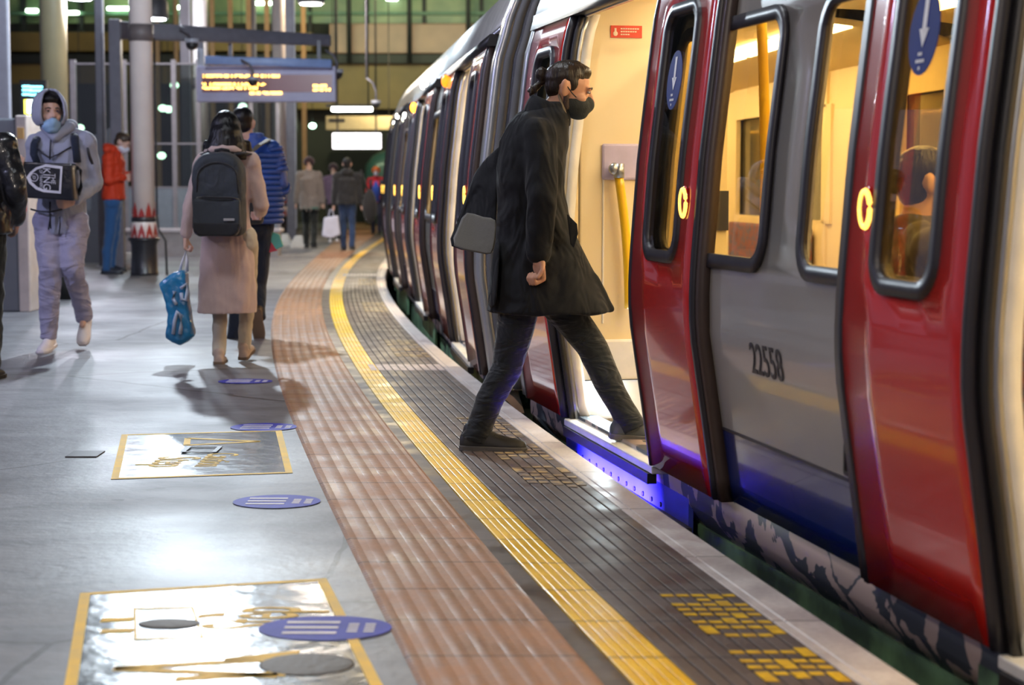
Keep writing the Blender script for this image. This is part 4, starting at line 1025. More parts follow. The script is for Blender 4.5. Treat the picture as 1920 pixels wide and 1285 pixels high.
def shoe(par, ankle, fwd, pitch, m, msole, s=1.0, name='shoe', white_sole=False, vox=.008):
    """ankle joint, direction of the toes, heel-lift pitch (radians, + = toe down)"""
    f = V(fwd); f.z = 0; f.normalize(); up = V((0, 0, 1)); sd = f.cross(up)
    B = Matrix((sd, f, up)).transposed(); Pm = Matrix.Rotation(-pitch, 3, sd) @ B
    A = V(ankle)
    T = lambda p: A + Pm @ (V(p) * s)
    mb = MB(); zg = -.088
    out = []
    prof_ = [(-.075, .026, .045), (-.06, .036, .062), (-.02, .039, .080), (.03, .038, .078), (.08, .043, .055), (.13, .046, .042), (.17, .040, .034), (.195, .022, .022)]
    for y, w_, hgt in prof_:
        out.append([T((w_ * math.cos(a), y, zg + .018 + (hgt * math.sin(a) if math.sin(a) > 0 else .012 * math.sin(a)))) for a in [2 * math.pi * k / 18 for k in range(18)]])
    mb.loft(out); mb.cap(T((0, -.018, -.03)), .040 * s, T((0, -.025, -.005)), .040 * s)
    sh = mb.build(name, m, par, vox=vox * s, sm=4)
    mb = MB(); pts = [T((w_ * 1.06, y * 1.02, zg)) for y, w_, _ in prof_] + [T((-w_ * 1.06, y * 1.02, zg)) for y, w_, _ in prof_[::-1]]
    mb.prism(pts, Pm @ V((0, 0, .024 * s))); mb.build('sole', msole, sh, bevel=.004)
    mb = MB()
    for k in range(4): mb.tube([T((-.022, .02 + k * .022, zg + .092 - k * .012)), T((0, .025 + k * .022, zg + .1 - k * .012)), T((.022, .02 + k * .022, zg + .092 - k * .012))], .0028, 6)
    mb.build('laces', msole if white_sole else m, sh)
    return sh

def interp(a, b, t): return a * (1 - t) + b * t
def person(label, loc, rz, H=1.75, lf=(0, 0), rf=(0, 0), lh=None, rh=None, lean=0.0, headrot=(0, 0, 0), headoff=(0, 0, 0), top='jacket', hem=.82, flare=1.0,
           M_top=None, M_leg=None, M_shoe=None, M_sole=None, M_skin=None, hair='short', M_hair=None, mask=None, hood=None, hat=None, vox=.009, legr=1.0, topr=1.0,
           fold=.012, curl=(.5, .5), J=None, face=True, group=None, collar=True, trousers_end=.10, lpole=(-.5, -1, 0), rpole=(.5, -1, 0), seated=False, shoes=True, wide=1.0, handn=None, fingers=True, name='person', hs=1.0, cuff=.058):
    """local frame: x to the person's right... +x right, +y forward, z up. lf / rf = (forward offset, heel height [, pitch])"""
    k = H / 1.75
    t = thing(name, label, 'person', loc, rz, group)
    J = J or {}
    S = lambda p: V(p) * k
    hipc = J.get('hip', S((0, 0, .93 - .02 * abs((lf[0] - rf[0])))))
    hl, hr = J.get('hl', hipc + S((-.085, 0, 0))), J.get('hr', hipc + S((.085, 0, 0)))
    al = J.get('al', S((-.09, lf[0], .088 + lf[1]))); ar = J.get('ar', S((.09, rf[0], .088 + rf[1])))
    kl = J.get('kl') or ik(hl, al, .43 * k, .425 * k, (0, 1, 0))[0]; kr = J.get('kr') or ik(hr, ar, .43 * k, .425 * k, (0, 1, 0))[0]
    chest = J.get('chest', S((0, lean * .75, 1.28))); neck = J.get('neck', S((0, lean, 1.47)))
    sl, sr = J.get('sl', neck + S((-.175 * wide, -.01, -.055))), J.get('sr', neck + S((.175 * wide, -.01, -.055)))
    hc = J.get('head', neck + S((0, .03, .165)) + V(headoff))
    wl = V(lh) if lh is not None else S((-.27, .04, .80)); wr = V(rh) if rh is not None else S((.27, .04, .80))
    el, wl = ik(sl, wl, .285 * k, .255 * k, lpole); er, wr = ik(sr, wr, .285 * k, .255 * k, rpole)
    if 'el' in J: el = J['el']
    if 'er' in J: er = J['er']
    Rm = Euler(headrot).to_matrix()
    Ms = M_skin or M_skin2
    # body: one continuous skin from head to feet
    mb = MB(); head(mb, hc, Rm, k)
    nb = hc + Rm @ S((0, -.03, -.06))
    mb.cap(neck + S((0, 0, -.03)), .056 * k, nb, .052 * k)
    mb.cap(chest, .125 * k, hipc + S((0, 0, .05)), .115 * k); mb.cap(sl, .05 * k, sr, .05 * k); mb.cap(chest + S((0, 0, .08)), .1 * k, neck - S((0, 0, .04)), .06 * k)
    for a, b, c in ((sl, el, wl), (sr, er, wr)): mb.cap(a, .045 * k, b, .036 * k); mb.cap(b, .037 * k, c, .024 * k)
    for a, b, c in ((hl, kl, al), (hr, kr, ar)): mb.cap(a, .078 * k, b, .05 * k); mb.cap(b, .05 * k, c, .034 * k); mb.cap(c, .028 * k, c + S((0, .06, -.055)), .02 * k)
    hn = handn or {}
    if fingers:
        dl = hn.get('dl', (wl - el)); dr = hn.get('dr', (wr - er))
        hand(mb, wl, dl, hn.get('nl', (1, 0, 0)), hn.get('tl', (0, 1, 0)), curl[0], k * hs); hand(mb, wr, dr, hn.get('nr', (-1, 0, 0)), hn.get('tr', (0, 1, 0)), curl[1], k * hs)
    else:
        for e_, w_ in ((el, wl), (er, wr)): mb.cap(w_, .032 * k, w_ + (w_ - e_).normalized() * .10 * k, .026 * k)
    body = mb.build('body', Ms, t, vox=vox * .72 if face else vox, sm=2)
    if face: face_parts(t, hc, Rm, k, M_hair)
    # trousers
    if M_leg:
        mb = MB(); mb.cap(hl + S((.01, 0, .03)), .108 * k * legr, hr + S((-.01, 0, .03)), .108 * k * legr); mb.ell(hipc + S((0, -.005, .02)), (.155 * k, .12 * k, .13 * k))
        for a, b, c in ((hl, kl, al), (hr, kr, ar)):
            mb.cap(a, .098 * k * legr, b, .068 * k * legr); e_ = c + (b - c).normalized() * (trousers_end - .12) * k
            mb.cap(b, .068 * k * legr, b * .5 + e_ * .5 + V((0, -.012 * k, 0)), .064 * k * legr); m_ = b * .5 + e_ * .5 + V((0, -.012 * k, 0)); n_ = m_ * .35 + e_ * .65; mb.cap(m_, .064 * k * legr, n_, .056 * k * legr); mb.cyl(n_ + (m_ - n_) * .3, .057 * k * legr, e_ + (e_ - n_).normalized() * .035 * k, cuff * k * legr)
        mb.build('trousers', M_leg, t, vox=vox, sm=3, disp=fold, dsc=.09)
    # top
    if M_top:
        mb = MB(); q = topr
        def C(z):
            zz = z * k
            if zz <= hipc.z: return V((hipc.x, hipc.y, zz))
            if zz <= chest.z: return interp(hipc, chest, (zz - hipc.z) / (chest.z - hipc.z))
            return interp(chest, neck, min(1.15, (zz - chest.z) / max(neck.z - chest.z, .01)))
        zs = neck.z / k / 1.47
        rings = []
        if hem < .8:
            rings += [((*C(hem).xy, hem * k), .205 * k * flare, .165 * k * flare), ((*C(.7).xy, .7 * k), .19 * k * (flare * .4 + .6), .15 * k * (flare * .4 + .6))]
        else: rings += [((*C(hem).xy, hem * k), .172 * k * q * flare, .128 * k * q * flare)]
        for z, rx, ry in ((.93, .172, .128), (1.08, .158, .12), (1.22, .172, .13), (1.34, .182, .125)):
            if z > hem + .03: zz = z * zs; rings.append(((*C(zz).xy, zz * k), rx * k * q, ry * k * q))
        rings += [(neck + S((0, 0, -.055)), .14 * k * wide, .09 * k), (neck + S((0, 0, .0)), .07 * k, .068 * k)]
        if collar: rings.append((neck + S((0, .005, .05)), .066 * k, .066 * k))
        mb.ell_loft(rings, 28)
        for a, b, c in ((sl, el, wl), (sr, er, wr)):
            mb.cap(a, .068 * k * q, b, .056 * k * q); mb.cap(b, .056 * k * q, c - (c - b).normalized() * .015, .044 * k * q)
            mb.cap(a + V((0, 0, -.015)), .074 * k * q, interp(a, neck, .5), .06 * k)
        mb.build({'coat': 'coat', 'jacket': 'jacket', 'hoodie': 'hooded_top'}[top], M_top, t, vox=vox, sm=3, disp=fold, dsc=.10)
    if shoes and M_shoe:
        for a, ff in ((al, lf), (ar, rf)):
            d_ = V((-.06 if a is al else .06, 1, 0)); sh = shoe(t, a, hn.get('sf', d_), ff[2] if len(ff) > 2 else 0, M_shoe, M_sole or M_shoe, k, vox=max(vox, .008))
    if mask: mask_on(t, hc, Rm, mask, k, vox=max(.006, vox * .6))
    MH = M_hair or M_hairb
    if hair == 'short':
        mb = MB(); mb.ell(hc + Rm @ S((0, -.022, .045)), (.084 * k, .098 * k, .088 * k), Rm); mb.ell(hc + Rm @ S((0, -.05, -.01)), (.070 * k, .062 * k, .075 * k), Rm); mb.ell(hc + Rm @ S((0, .04, .088)), (.062 * k, .05 * k, .035 * k), Rm)
        mb.build('hair', MH, t, vox=max(vox * .8, .006), sm=2, disp=.006, dsc=.05)
    if hat:
        mb = MB(); mb.ell(hc + Rm @ S((0, -.012, .055)), (.09 * k, .106 * k, .085 * k), Rm); mb.cap(hc + Rm @ S((-.03, -.015, .03)), .085 * k, hc + Rm @ S((.03, -.015, .03)), .085 * k); mb.build('woolly_hat', hat, t, vox=vox, sm=2)
    if hood:
        mb = MB(); mb.cap(neck + S((-.05, -.07, .02)), .07 * k, neck + S((.05, -.07, .02)), .07 * k); mb.cap(neck + S((-.07, .0, .03)), .045 * k, neck + S((-.02, -.1, .05)), .05 * k); mb.cap(neck + S((.07, .0, .03)), .045 * k, neck + S((.02, -.1, .05)), .05 * k)
        mb.build('hood_down', hood, t, vox=vox, sm=4)
    t2 = dict(t=t, J=dict(hip=hipc, chest=chest, neck=neck, head=hc, sl=sl, sr=sr, el=el, er=er, wl=wl, wr=wr, al=al, ar=ar, kl=kl, kr=kr), R=Rm, k=k)
    return t2

# ================================================= the stepping man in the long dark coat
MY = 8.42; KP = MY / FPX
mx0 = wx(985, MY)
def ml(px, py, side=0.0):       # photo pixel -> local point (x = towards the viewer, y = forward / right in the photo)
    p = P(px, py, MY); return V((side, p.x - mx0, p.z))
M_coat = cloth('black_wool_coat', (.0075, .0085, .0115), .9, .06, 5.5, 260, stretch=(1, 1, .6), sheen=.03)
M_lin = cloth('coat_lining', (.10, .092, .07), .6, .01, 6)
M_denim = cloth('black_denim', (.008, .012, .018), .8, .03, 9, 260, stretch=(.6, .6, 1.7))
M_shoek = mat('black_trainer', (.009, .009, .011), .55); M_solek = mat('trainer_sole', (.09, .085, .085), .6)
rp0 = G(900, 838).y
Jm = dict(hip=ml(1000, 520), hl=ml(985, 525, .03), hr=ml(1010, 520, -.07), kl=ml(950, 690, .05), al=ml(898, 802, .06), kr=ml(1113, 655, -.08), ar=ml(1179, 788, -.04),
          chest=ml(990, 330), neck=ml(1030, 205), sl=ml(1010, 254, .14), sr=ml(1018, 252, -.14), head=ml(1068, 168), el=ml(1016, 378, .235), er=ml(1000, 380, -.22))
# here 'l' is the near (right-hand) side of the figure: x points at the viewer
hd = (-R(14), 0, R(4))
man = person('man in a long dark coat and black face mask stepping up into the open train', (mx0, MY, 0), -math.pi / 2, 1.76, J=Jm, lf=(0, 0), rf=(0, .03),
    lh=tuple(ml(1008, 490, .22)), rh=tuple(ml(985, 480, -.22)), headrot=hd, M_skin=M_skin1, M_leg=M_denim, M_top=None, hair=None, vox=.0075, fold=.009, M_hair=M_hairb, legr=1.02, shoes=False, curl=(1.2, .9), hs=1.1, cuff=.062,
    handn=dict(nl=(.55, -1, 0), tl=(1, .6, 0), dl=(0, .05, -1), nr=(.3, -1, 0), tr=(0, 1, 0)))
T = man['t']; Jm = man['J']; Rh = man['R']; hcm = Jm['head']
shoe(T, Jm['al'], (0, 1, 0), R(2), M_shoek, M_solek, 1.12); shoe(T, Jm['ar'], (-.1, 1, 0), R(4), mat('lit_trainer', (.05, .06, .065), .55), M_solek, 1.08)  # front trainer's paler tone is light falling on it, put into the colour
mb = MB(); mb.box(Jm['al'] + V((-.047, -.07, -.104)), Jm['al'] + V((.047, .20, -.088))); mb.build('rear_trainer_tread', M_solek, T, bevel=.006)
# coat: body of the coat with its flared skirt, then sleeves grown into it
mb = MB(); rings = []
for py, cx, hw, hd_ in ((192, 1032, 32, .075), (204, 1028, 38, .085), (216, 1019, 50, .12), (234, 1010, 59, .155), (262, 1001, 65, .185), (300, 997, 65, .19), (350, 995, 64, .19), (400, 998, 66, .18), (450, 1006, 77, .19), (500, 1017, 93, .21), (545, 1025, 107, .235), (585, 1031, 118, .255)):
    c = ml(cx, py); rings.append((c, hd_, hw * KP))
mb.ell_loft(rings, 40)
c = ml(1031, 590); hem_pts = []
for a, b, r1, r2 in ((Jm['sl'], Jm['el'], .080, .072), (Jm['el'], Jm['wl'] + V((0, 0, .025)), .070, .058), (Jm['sr'], Jm['er'], .074, .06), (Jm['er'], Jm['wr'] + V((0, 0, .02)), .06, .05)): mb.cap(a, r1, b, r2)
mb.prism([ml(*p, .07) for p in ((1100, 505), (1117, 515), (1152, 580), (1100, 592))], (-.14, 0, 0))
coat = mb.build('coat', M_coat, T, vox=.009, sm=4, disp=.02, dsc=.13)
# raised collar, pocket flap and cuff
mb = MB(); n = 26
rg = lambda py, cx, a, b: [ml(cx, py) + V((a * math.cos(q), b * math.sin(q), 0.0)) for q in [2 * math.pi * k / n for k in range(n)]]
r0, r1, r2 = rg(228, 1024, .10, .105), rg(205, 1029, .084, .092), rg(191, 1034, .076, .082)
for rr, sl_ in ((r0, .20), (r1, .32), (r2, .36)):
    for q in range(n): rr[q] = rr[q] - V((0, 0, (rr[q].y - ml(1030, 200).y) * sl_ * 1.3))
mb.loft([r0, r1, r2], cap=False); mb.build('coat_collar', M_coat, T, smooth=True, solid=.014, sub=1)
mb = MB(); mb.tube([ml(1047, 178, .055), ml(1056, 205, .06), ml(1062, 226, .05), ml(1064, 244, .035)], [.006, .008, .008, .004], 8); mb.build('collar_edge', mat('tan_collar_edge', (.22, .17, .11), .8), T, smooth=True)
mb = MB(); mb.prism([ml(1060, 400, .195), ml(1078, 418, .19), ml(1080, 436, .20), ml(1072, 462, .215), ml(1066, 455, .21)], (.006, .004, 0)); mb.build('pocket_flap', M_coat, T, bevel=.003, smooth=False)
# the coat front blown out behind him: a thick folded sheet with its lining showing
def sheet(name, grid, m, par, th=.008, sub=2):
    mb = MB(); vs = [[mb.bm.verts.new(p) for p in row] for row in grid]
    for i in range(len(grid) - 1):
        for j in range(len(grid[0]) - 1):
            f = mb.bm.faces.new((vs[i][j], vs[i][j + 1], vs[i + 1][j + 1], vs[i + 1][j])); f.smooth = True
    return mb.build(name, m, par, solid=th, sub=sub)
top = [(945, 262, -.08), (938, 290, -.12), (935, 340, -.12), (932, 400, -.1), (928, 450, -.08), (922, 482, -.06)]
mid = [(926, 282, -.16), (905, 318, -.2), (902, 360, -.2), (905, 410, -.17), (903, 450, -.14), (898, 474, -.11)]
out_ = [(916, 290, -.20), (888, 320, -.26), (880, 340, -.28), (862, 390, -.28), (848, 430, -.25), (826, 472, -.2)]
g1 = [[ml(*p) for p in row] for row in zip(top, mid, out_)]
sheet('blown_coat_front', g1, M_coat, T, .012, 1)
g2 = [[ml(p[0] + d1, p[1] + d2, p[2] + .022) for p, (d1, d2) in zip(row, ((2, 2), (2, 2), (6, -2)))] for row in list(zip(top, mid, out_))[3:]]
sheet('coat_lining', g2, M_lin, T, .004, 1)
# second skirt corner trailing behind the rear leg
sheet('coat_back_vent', [[ml(928, 440, .05), ml(940, 440, .15)], [ml(918, 520, .06), ml(935, 520, .18)], [ml(910, 578, .06), ml(932, 583, .2)]], M_coat, T, .014, 1)
# hair drawn back with a bun
mb = MB()
def he(p, r, q=0): mb.ell(hcm + Rh @ (V(p) * 1.0), r, Rh @ Matrix.Rotation(q, 3, 'X'))
he((0, -.026, .052), (.0815, .106, .076), .36); he((0, -.062, .012), (.066, .056, .070)); he((0, .030, .088), (.060, .050, .034), .1); he((.066, .002, .026), (.014, .026, .036)); he((-.066, .002, .026), (.014, .026, .036))
hair = mb.build('swept_hair', M_hairb, T, vox=.006, sm=2, disp=.004, dsc=.03)
mb = MB(); c = ml(1016, 140); mb.ell(c, (.028, .028, .034)); mb.cap(ml(1030, 150), .022, ml(1016, 144), .02); mb.cap(ml(1018, 152), .016, ml(1003, 166), .015); mb.cap(ml(1003, 166), .015, ml(995, 178), .010)
for q in range(5): a = q * 1.25; mb.cap(ml(1003, 162) + V((.014 * math.cos(a), .018 * math.sin(a), 0)), .007, ml(998, 174) + V((.022 * math.cos(a + 1), .02 * math.sin(a + 1), .008 * math.sin(a * 2))), .005)
bun = mb.build('hair_bun', M_hairb, T, vox=.005, sm=1, disp=.008, dsc=.02)
mb = MB(); mb.tube([ml(1029, 146) + V((.024 * math.cos(a), .004 * math.cos(a), .024 * math.sin(a))) for a in [2 * math.pi * q / 16 for q in range(17)]], .005, 8); mb.build('hair_tie', mat('teal_hair_tie', (.02, .06, .08), .5), bun, smooth=True)
mask_on(T, hcm, Rh, mat('black_mask_cloth', (.018, .022, .022), .85, bump=.3, bscale=200), 1.04, vox=.005)
mb = MB(); mb.cap(hcm + Rh @ V((.060, -.012, -.04)), .013, hcm + Rh @ V((.050, .0, -.082)), .016); mb.build('beard', mat('beard_shadow', (.05, .03, .022), .8, bump=.5, bscale=150), T, vox=.005, sm=2)

# ================================================= the woman in the pale coat, her back to us
YW = G(440, 682).y; xw = wx(432, YW)
def lw(px, py, y=0.0):
    p = P(px, py, YW); return V((p.x - xw, y, p.z))
M_pink = cloth('pale_pink_wool', (.56, .42, .39), .9, .035, 3.2, 200, stretch=(1.4, 1.4, .35), sheen=.3)
M_cream2 = cloth('cream_trousers', (.55, .49, .40), .85, .012, 9)
wom = person('woman in a long pale pink coat walking away with a dark backpack', (xw, YW, 0), 0, 1.66, lf=(-.10, .0, 0), rf=(.16, .05, -.2), M_top=M_pink, top='coat', hem=.36, flare=1.04, M_leg=M_cream2, legr=.84, trousers_end=.13,
    M_shoe=mat('pale_pink_loafer', (.52, .40, .34), .5), M_sole=mat('brown_sole', (.18, .12, .08), .6), M_skin=M_skin2, hair=None, face=False, vox=.009,
    J=dict(al=lw(411, 660), ar=lw(452, 652, .15), hl=lw(402, 455), hr=lw(462, 455), neck=lw(425, 282), chest=lw(424, 330), head=lw(421, 245, .03), hip=lw(425, 440), sl=lw(383, 303), sr=lw(470, 303), el=lw(358, 390, -.02), er=lw(489, 385, .02)),
    lh=tuple(lw(343, 462, .02)), rh=tuple(lw(478, 400, .26)), curl=(1.1, .6), handn=dict(dl=(-.05, .02, -1), nl=(1, 0, 0), tl=(0, 1, 0)), fold=.018)
T = wom['t']; Jw = wom['J']
mb = MB(); mb.ell(lw(423, 242, .015), (.100, .122, .125)); mb.ell(lw(424, 256, -.01), (.112, .125, .12)); mb.ell(lw(424, 270, -.02), (.128, .125, .11)); mb.ell_loft([(lw(424, 250, -.01), .108, .115), (lw(424, 270, -.03), .128, .115), (lw(424, 288, -.05), .145, .10), (lw(424, 300, -.05), .15, .08)], 24)
mb.cap(lw(388, 270, .02), .03, lw(378, 315, .05), .018); mb.cap(lw(462, 270, .02), .03, lw(474, 318, .05), .018); mb.build('long_hair', M_hairk, T, vox=.009, sm=3, disp=.012, dsc=.06)
mb = MB(); mb.tube([lw(390, 286, -.07), lw(405, 281, -.115), (lw(424, 279, -.13)), lw(443, 281, -.115), lw(458, 287, -.07)], [.022, .028, .03, .028, .022], 12); mb.build('coat_collar', M_pink, T, smooth=True)
# backpack (carried by her, a thing of its own)
M_pack = cloth('charcoal_pack_nylon', (.035, .043, .055), .7, .012, 10, 300, sheen=.1); M_packd = cloth('black_pack_nylon', (.014, .015, .018), .75, .008, 12, 300)
bp = thing('backpack', 'charcoal school style backpack worn over a pale pink coat', 'backpack', (xw, YW, 0), 0)
def rr3(px0, px1, py0, py1, y, inset=0, n=10, top_r=.5):
    """rounded outline in the x/z plane at depth y"""
    a, b = lw(px0, py1), lw(px1, py0); x0, x1, z0, z1 = a.x + inset, b.x - inset, a.z + inset, b.z - inset
    return [V((x, y, z)) for x, z in rrect_arch(x0, x1, z0, z1)]
def rrect_arch(x0, x1, z0, z1, rb=.05, n=9):
    w_ = (x1 - x0) / 2; rt = w_ * .8; out = []
    for cx, cz, r, a0 in ((x1 - rt, z1 - rt, rt, 0), (x0 + rt, z1 - rt, rt, 90), (x0 + rb, z0 + rb, rb, 180), (x1 - rb, z0 + rb, rb, 270)):
        for i in range(n + 1): a = R(a0 + 90 * i / n); out.append((cx + r * math.cos(a), cz + r * math.sin(a)))
    return out
mb = MB(); mb.loft([rr3(372, 466, 286, 441, y, i) for y, i in ((-.10, .02), (-.13, 0), (-.22, 0), (-.27, .012), (-.29, .035))]); mb.build('main_bag', M_pack, bp, vox=.009, sm=4, disp=.012, dsc=.08)
mb = MB(); mb.loft([[V((q.x, y, q.z)) for q in [lw(a, b) for a, b in ((378, 372), (462, 374), (464, 425), (455, 440), (385, 438), (376, 425))]] for y in (-.25, -.335)]); mb.build('front_pocket', M_pack, bp, vox=.008, sm=5)
mb = MB(); mb.loft([[V((q.x, y, q.z)) for q in [lw(a, b) for a, b in ((377, 415), (464, 416), (460, 434), (450, 441), (388, 440), (378, 432))]] for y in (-.12, -.342)]); mb.build('dark_base', M_packd, bp, vox=.008, sm=5)
mb = MB(); mb.tube([lw(382 + 0, 378, -.275)] + [lw(420 + 36 * math.cos(a), 332 - 26 * math.sin(a), -.292) for a in [math.pi * (1 - q / 12) for q in range(13)]] + [lw(459, 378, -.275)], .007, 8); mb.build('zip_arch', M_packd, bp, smooth=True)
mb = MB(); mb.tube([lw(384, 371, -.30), lw(400, 369, -.34), lw(424, 370, -.345), lw(448, 371, -.34), lw(460, 374, -.30)], .008, 8); mb.build('pocket_zip', M_packd, bp, smooth=True)
mb = MB(); p = lw(444, 410, -.349); mb.box(p + V((-.035, 0, -.008)), p + V((.035, .004, .008))); mb.build('small_label', mat('label_pale', (.35, .35, .36), .6), bp)
mb = MB(); mb.tube([lw(410, 290, -.16), lw(412, 283, -.18), lw(424, 281, -.19), lw(436, 283, -.18), lw(438, 290, -.16)], .010, 8); mb.build('carry_loop', M_packd, bp, smooth=True)
for a, b, c in ((400, 392, 380), (450, 462, 470)):
    mb = MB(); mb.tube([lw(a, 290, -.16), lw(b, 288, -.10), lw(c - (0 if a < 424 else 0), 290, .0), lw(c, 300, .08), lw(c - (6 if a > 424 else -6), 330, .12)], .028, 8, flat=.35); mb.build('shoulder_strap', M_packd, bp, smooth=True)
# blue carrier bag
cbag = thing('carrier_bag', 'bright blue plastic carrier bag hanging from her left hand', 'bag', (wx(335, YW), YW + .02, 0))
def lb(px, py, y=0.0): p = P(px, py, YW); return V((p.x - wx(335, YW), y, p.z))
M_bagb = mat('blue_plastic', (.010, .20, .42), .28, noise=(.008, .15, .33), nscale=6, bump=1, bscale=14, coat=.4)
fr = [(322, 512), (343, 505), (350, 512), (352, 545), (357, 590), (365, 630), (352, 642), (338, 648), (322, 642), (311, 634), (316, 590), (309, 560), (298, 530)]
mb = MB(); mb.loft([[lb(*p, y=y) for p in [(q[0] + (333 - q[0]) * i, q[1] + (580 - q[1]) * i) for q in fr]] for y, i in ((-.075, .16), (-.06, .03), (0, 0), (.06, .03), (.075, .16))]); mb.build('bag', M_bagb, cbag, vox=.008, sm=1, disp=.012, dsc=.05)
for y in (-.035, .035):
    mb = MB(); mb.tube([lb(335, 512, y), lb(341, 490, y * .6), lb(348, 470, 0), lb(350, 488, y * .6), lb(349, 510, y)], .007, 8, flat=.4); mb.build('handle', mat('white_handle', (.7, .72, .8), .4), cbag, smooth=True)
M_bagp = mat('pale_print', (.50, .58, .74), .4)
for pts in ([(342, 540), (352, 532), (355, 545), (352, 562), (344, 560), (343, 548)], [(328, 625), (331, 600), (336, 583), (342, 590), (343, 612), (341, 625)], [(330, 545), (328, 560), (334, 570)]):
    mb = MB(); mb.tube([lb(*p, y=-.085) for p in pts], .022, 8, flat=.6); mb.build('printed_curve', M_bagp, cbag, smooth=True)

# ================================================= man in the blue puffer jacket beyond her
YB = 14.6; xb = wx(492, YB)
M_puff = mat('blue_nylon', (.02, .07, .36), .45, noise=(.015, .06, .3), bump=.3, bscale=60)
M_navy = cloth('dark_navy_denim', (.012, .02, .045), .85, .014, 12)
kq = YB / FPX
def lq(px, py, y=0.0): p = P(px, py, YB); return V((p.x - xb, y, p.z))
pf = person('person in a blue quilted puffer jacket walking away beside the woman', (xb, YB, 0), 0, 1.80, J=dict(al=lq(440, 648, -.12), ar=lq(489, 585, -.1), kr=lq(484, 535, .05), hl=lq(464, 440), hr=lq(490, 440), hip=lq(477, 430), chest=lq(488, 320), neck=lq(478, 262), head=lq(455, 232, .02), sl=lq(448, 285), sr=lq(510, 280), er=lq(527, 345, -.02)),
    lh=tuple(lq(445, 400, .12)), rh=tuple(lq(500, 392, .2)), M_top=M_puff, hem=.90, M_leg=M_navy, legr=.9, M_shoe=mat('brown_shoe', (.05, .03, .02), .6), M_sole=mat('brown_sole', (.18, .12, .08), .6), rf=(0, 0, 1.15), hair='short', M_hair=M_hairk, face=False, vox=.010, fold=.01, topr=1.05, fingers=False)
T = pf['t']; Jp = pf['J']
for k in range(13):   # quilted rolls round torso and sleeve
    f = k / 12; py = 292 + f * 122; c = lq(484 + f * 2, py); mb = MB(); rr_ = .185 - .02 * abs(f - .3)
    mb.tube([c + V((rr_ * 1.02 * math.cos(a), .142 * math.sin(a), 0)) for a in [2 * math.pi * q / 26 for q in range(27)]], .024, 8); mb.build('quilted_roll', M_puff, T, smooth=True)
for k in range(7):
    f = (k + .3) / 7; p = interp(Jp['sr'], Jp['er'], f) if k < 5 else interp(Jp['er'], Jp['wr'], (k - 5) * .3 + .1); d_ = (Jp['er'] - Jp['sr']).normalized() if k < 5 else (Jp['wr'] - Jp['er']).normalized(); Mx = frame_to(d_)
    mb = MB(); mb.tube([p + Mx @ V((.068 * math.cos(a), .068 * math.sin(a), 0)) for a in [2 * math.pi * q / 20 for q in range(21)]], .022, 8); mb.build('sleeve_roll', M_puff, T, smooth=True)
t = thing('shoulder_bag', 'olive strapped bag slung across the blue puffer jacket', 'bag', (xb, YB, 0))
mb = MB(); mb.tube([lq(505, 262, -.05), lq(490, 275, -.2), lq(476, 290, -.24), lq(462, 315, -.24)], .030, 8, flat=.3); mb.build('strap', cloth('olive_webbing', (.13, .11, .07), .8), t, smooth=True)
mb = MB(); mb.box(lq(470, 420, -.28), lq(500, 340, -.17)); mb.build('pouch', M_packd, t, bevel=.03)
t = thing('tote_bag', 'small red, teal and orange shopping bag low beside the blue puffer jacket', 'bag', (xb, YB, 0))
for nm, pts, m in (('teal_side', [(503, 432), (524, 440), (531, 462), (518, 468), (506, 450)], mat('bag_teal', (.10, .42, .40), .5)), ('red_side', [(498, 440), (506, 448), (520, 470), (504, 474), (499, 462)], mat('bag_red', (.5, .04, .08), .5)), ('orange_edge', [(501, 410), (506, 410), (508, 436), (503, 436)], mat('bag_orange', (.6, .2, .03), .5))):
    mb = MB(); mb.prism([lq(*p, y=-.02) for p in pts], (0, .05, 0)); mb.build(nm, m, t, bevel=.004)

# ================================================= hooded man walking towards us
YH = 13.5; xh = wx(118, YH)
def lh_(px, py, y=0.0):   # local frame turned half round: x flipped
    p = P(px, py, YH); return V((-(p.x - xh), y, p.z))
M_fleece = cloth('grey_lavender_fleece', (.34, .36, .47), .8, .03, 6, 240); M_sweat = cloth('lavender_sweatpants', (.38, .36, .50), .85, .05, 6, 240, stretch=(.6, .6, 1.5))
M_whites = mat('white_pink_trainer', (.90, .84, .86), .45)
hhead = (R(4), 0, R(28))
hm = person('man in a grey hooded top carrying a black box bag and looking aside', (xh, YH, 0), math.pi, 1.84, J=dict(al=lh_(149, 597, -.15), ar=lh_(98, 628, .1), kl=lh_(143, 500, .12), kr=lh_(103, 505, .14), hl=lh_(138, 425), hr=lh_(92, 425), hip=lh_(115, 415), chest=lh_(118, 310), neck=lh_(110, 246), head=lh_(97, 213, .06), sl=lh_(160, 264), sr=lh_(68, 268), el=lh_(176, 345, -.06), er=lh_(58, 330, -.05)),
    lh=tuple(lh_(150, 375, .16)), rh=tuple(lh_(50, 322, .26)), headrot=hhead, M_top=M_fleece, top='hoodie', hem=.80, M_leg=M_sweat, legr=1.12, trousers_end=.135, cuff=.05, M_shoe=M_whites, M_sole=mat('white_sole', (.75, .68, .68), .5), M_skin=M_skin2, hair='short', M_hair=M_hairk, vox=.009, fold=.024, lf=(0, 0, .75), rf=(0, 0, .15), curl=(.9, .55),
    handn=dict(dr=(-.25, .8, .35), nr=(-.2, -.2, 1), tr=(1, .3, .2), dl=(.6, .4, -.2)))
T = hm['t']; Jh = hm['J']; Rh = hm['R']; k_ = hm['k']
mask_on(T, Jh['head'], Rh, mat('pale_blue_mask', (.30, .48, .70), .7, bump=.3, bscale=80), k_, low=.028)
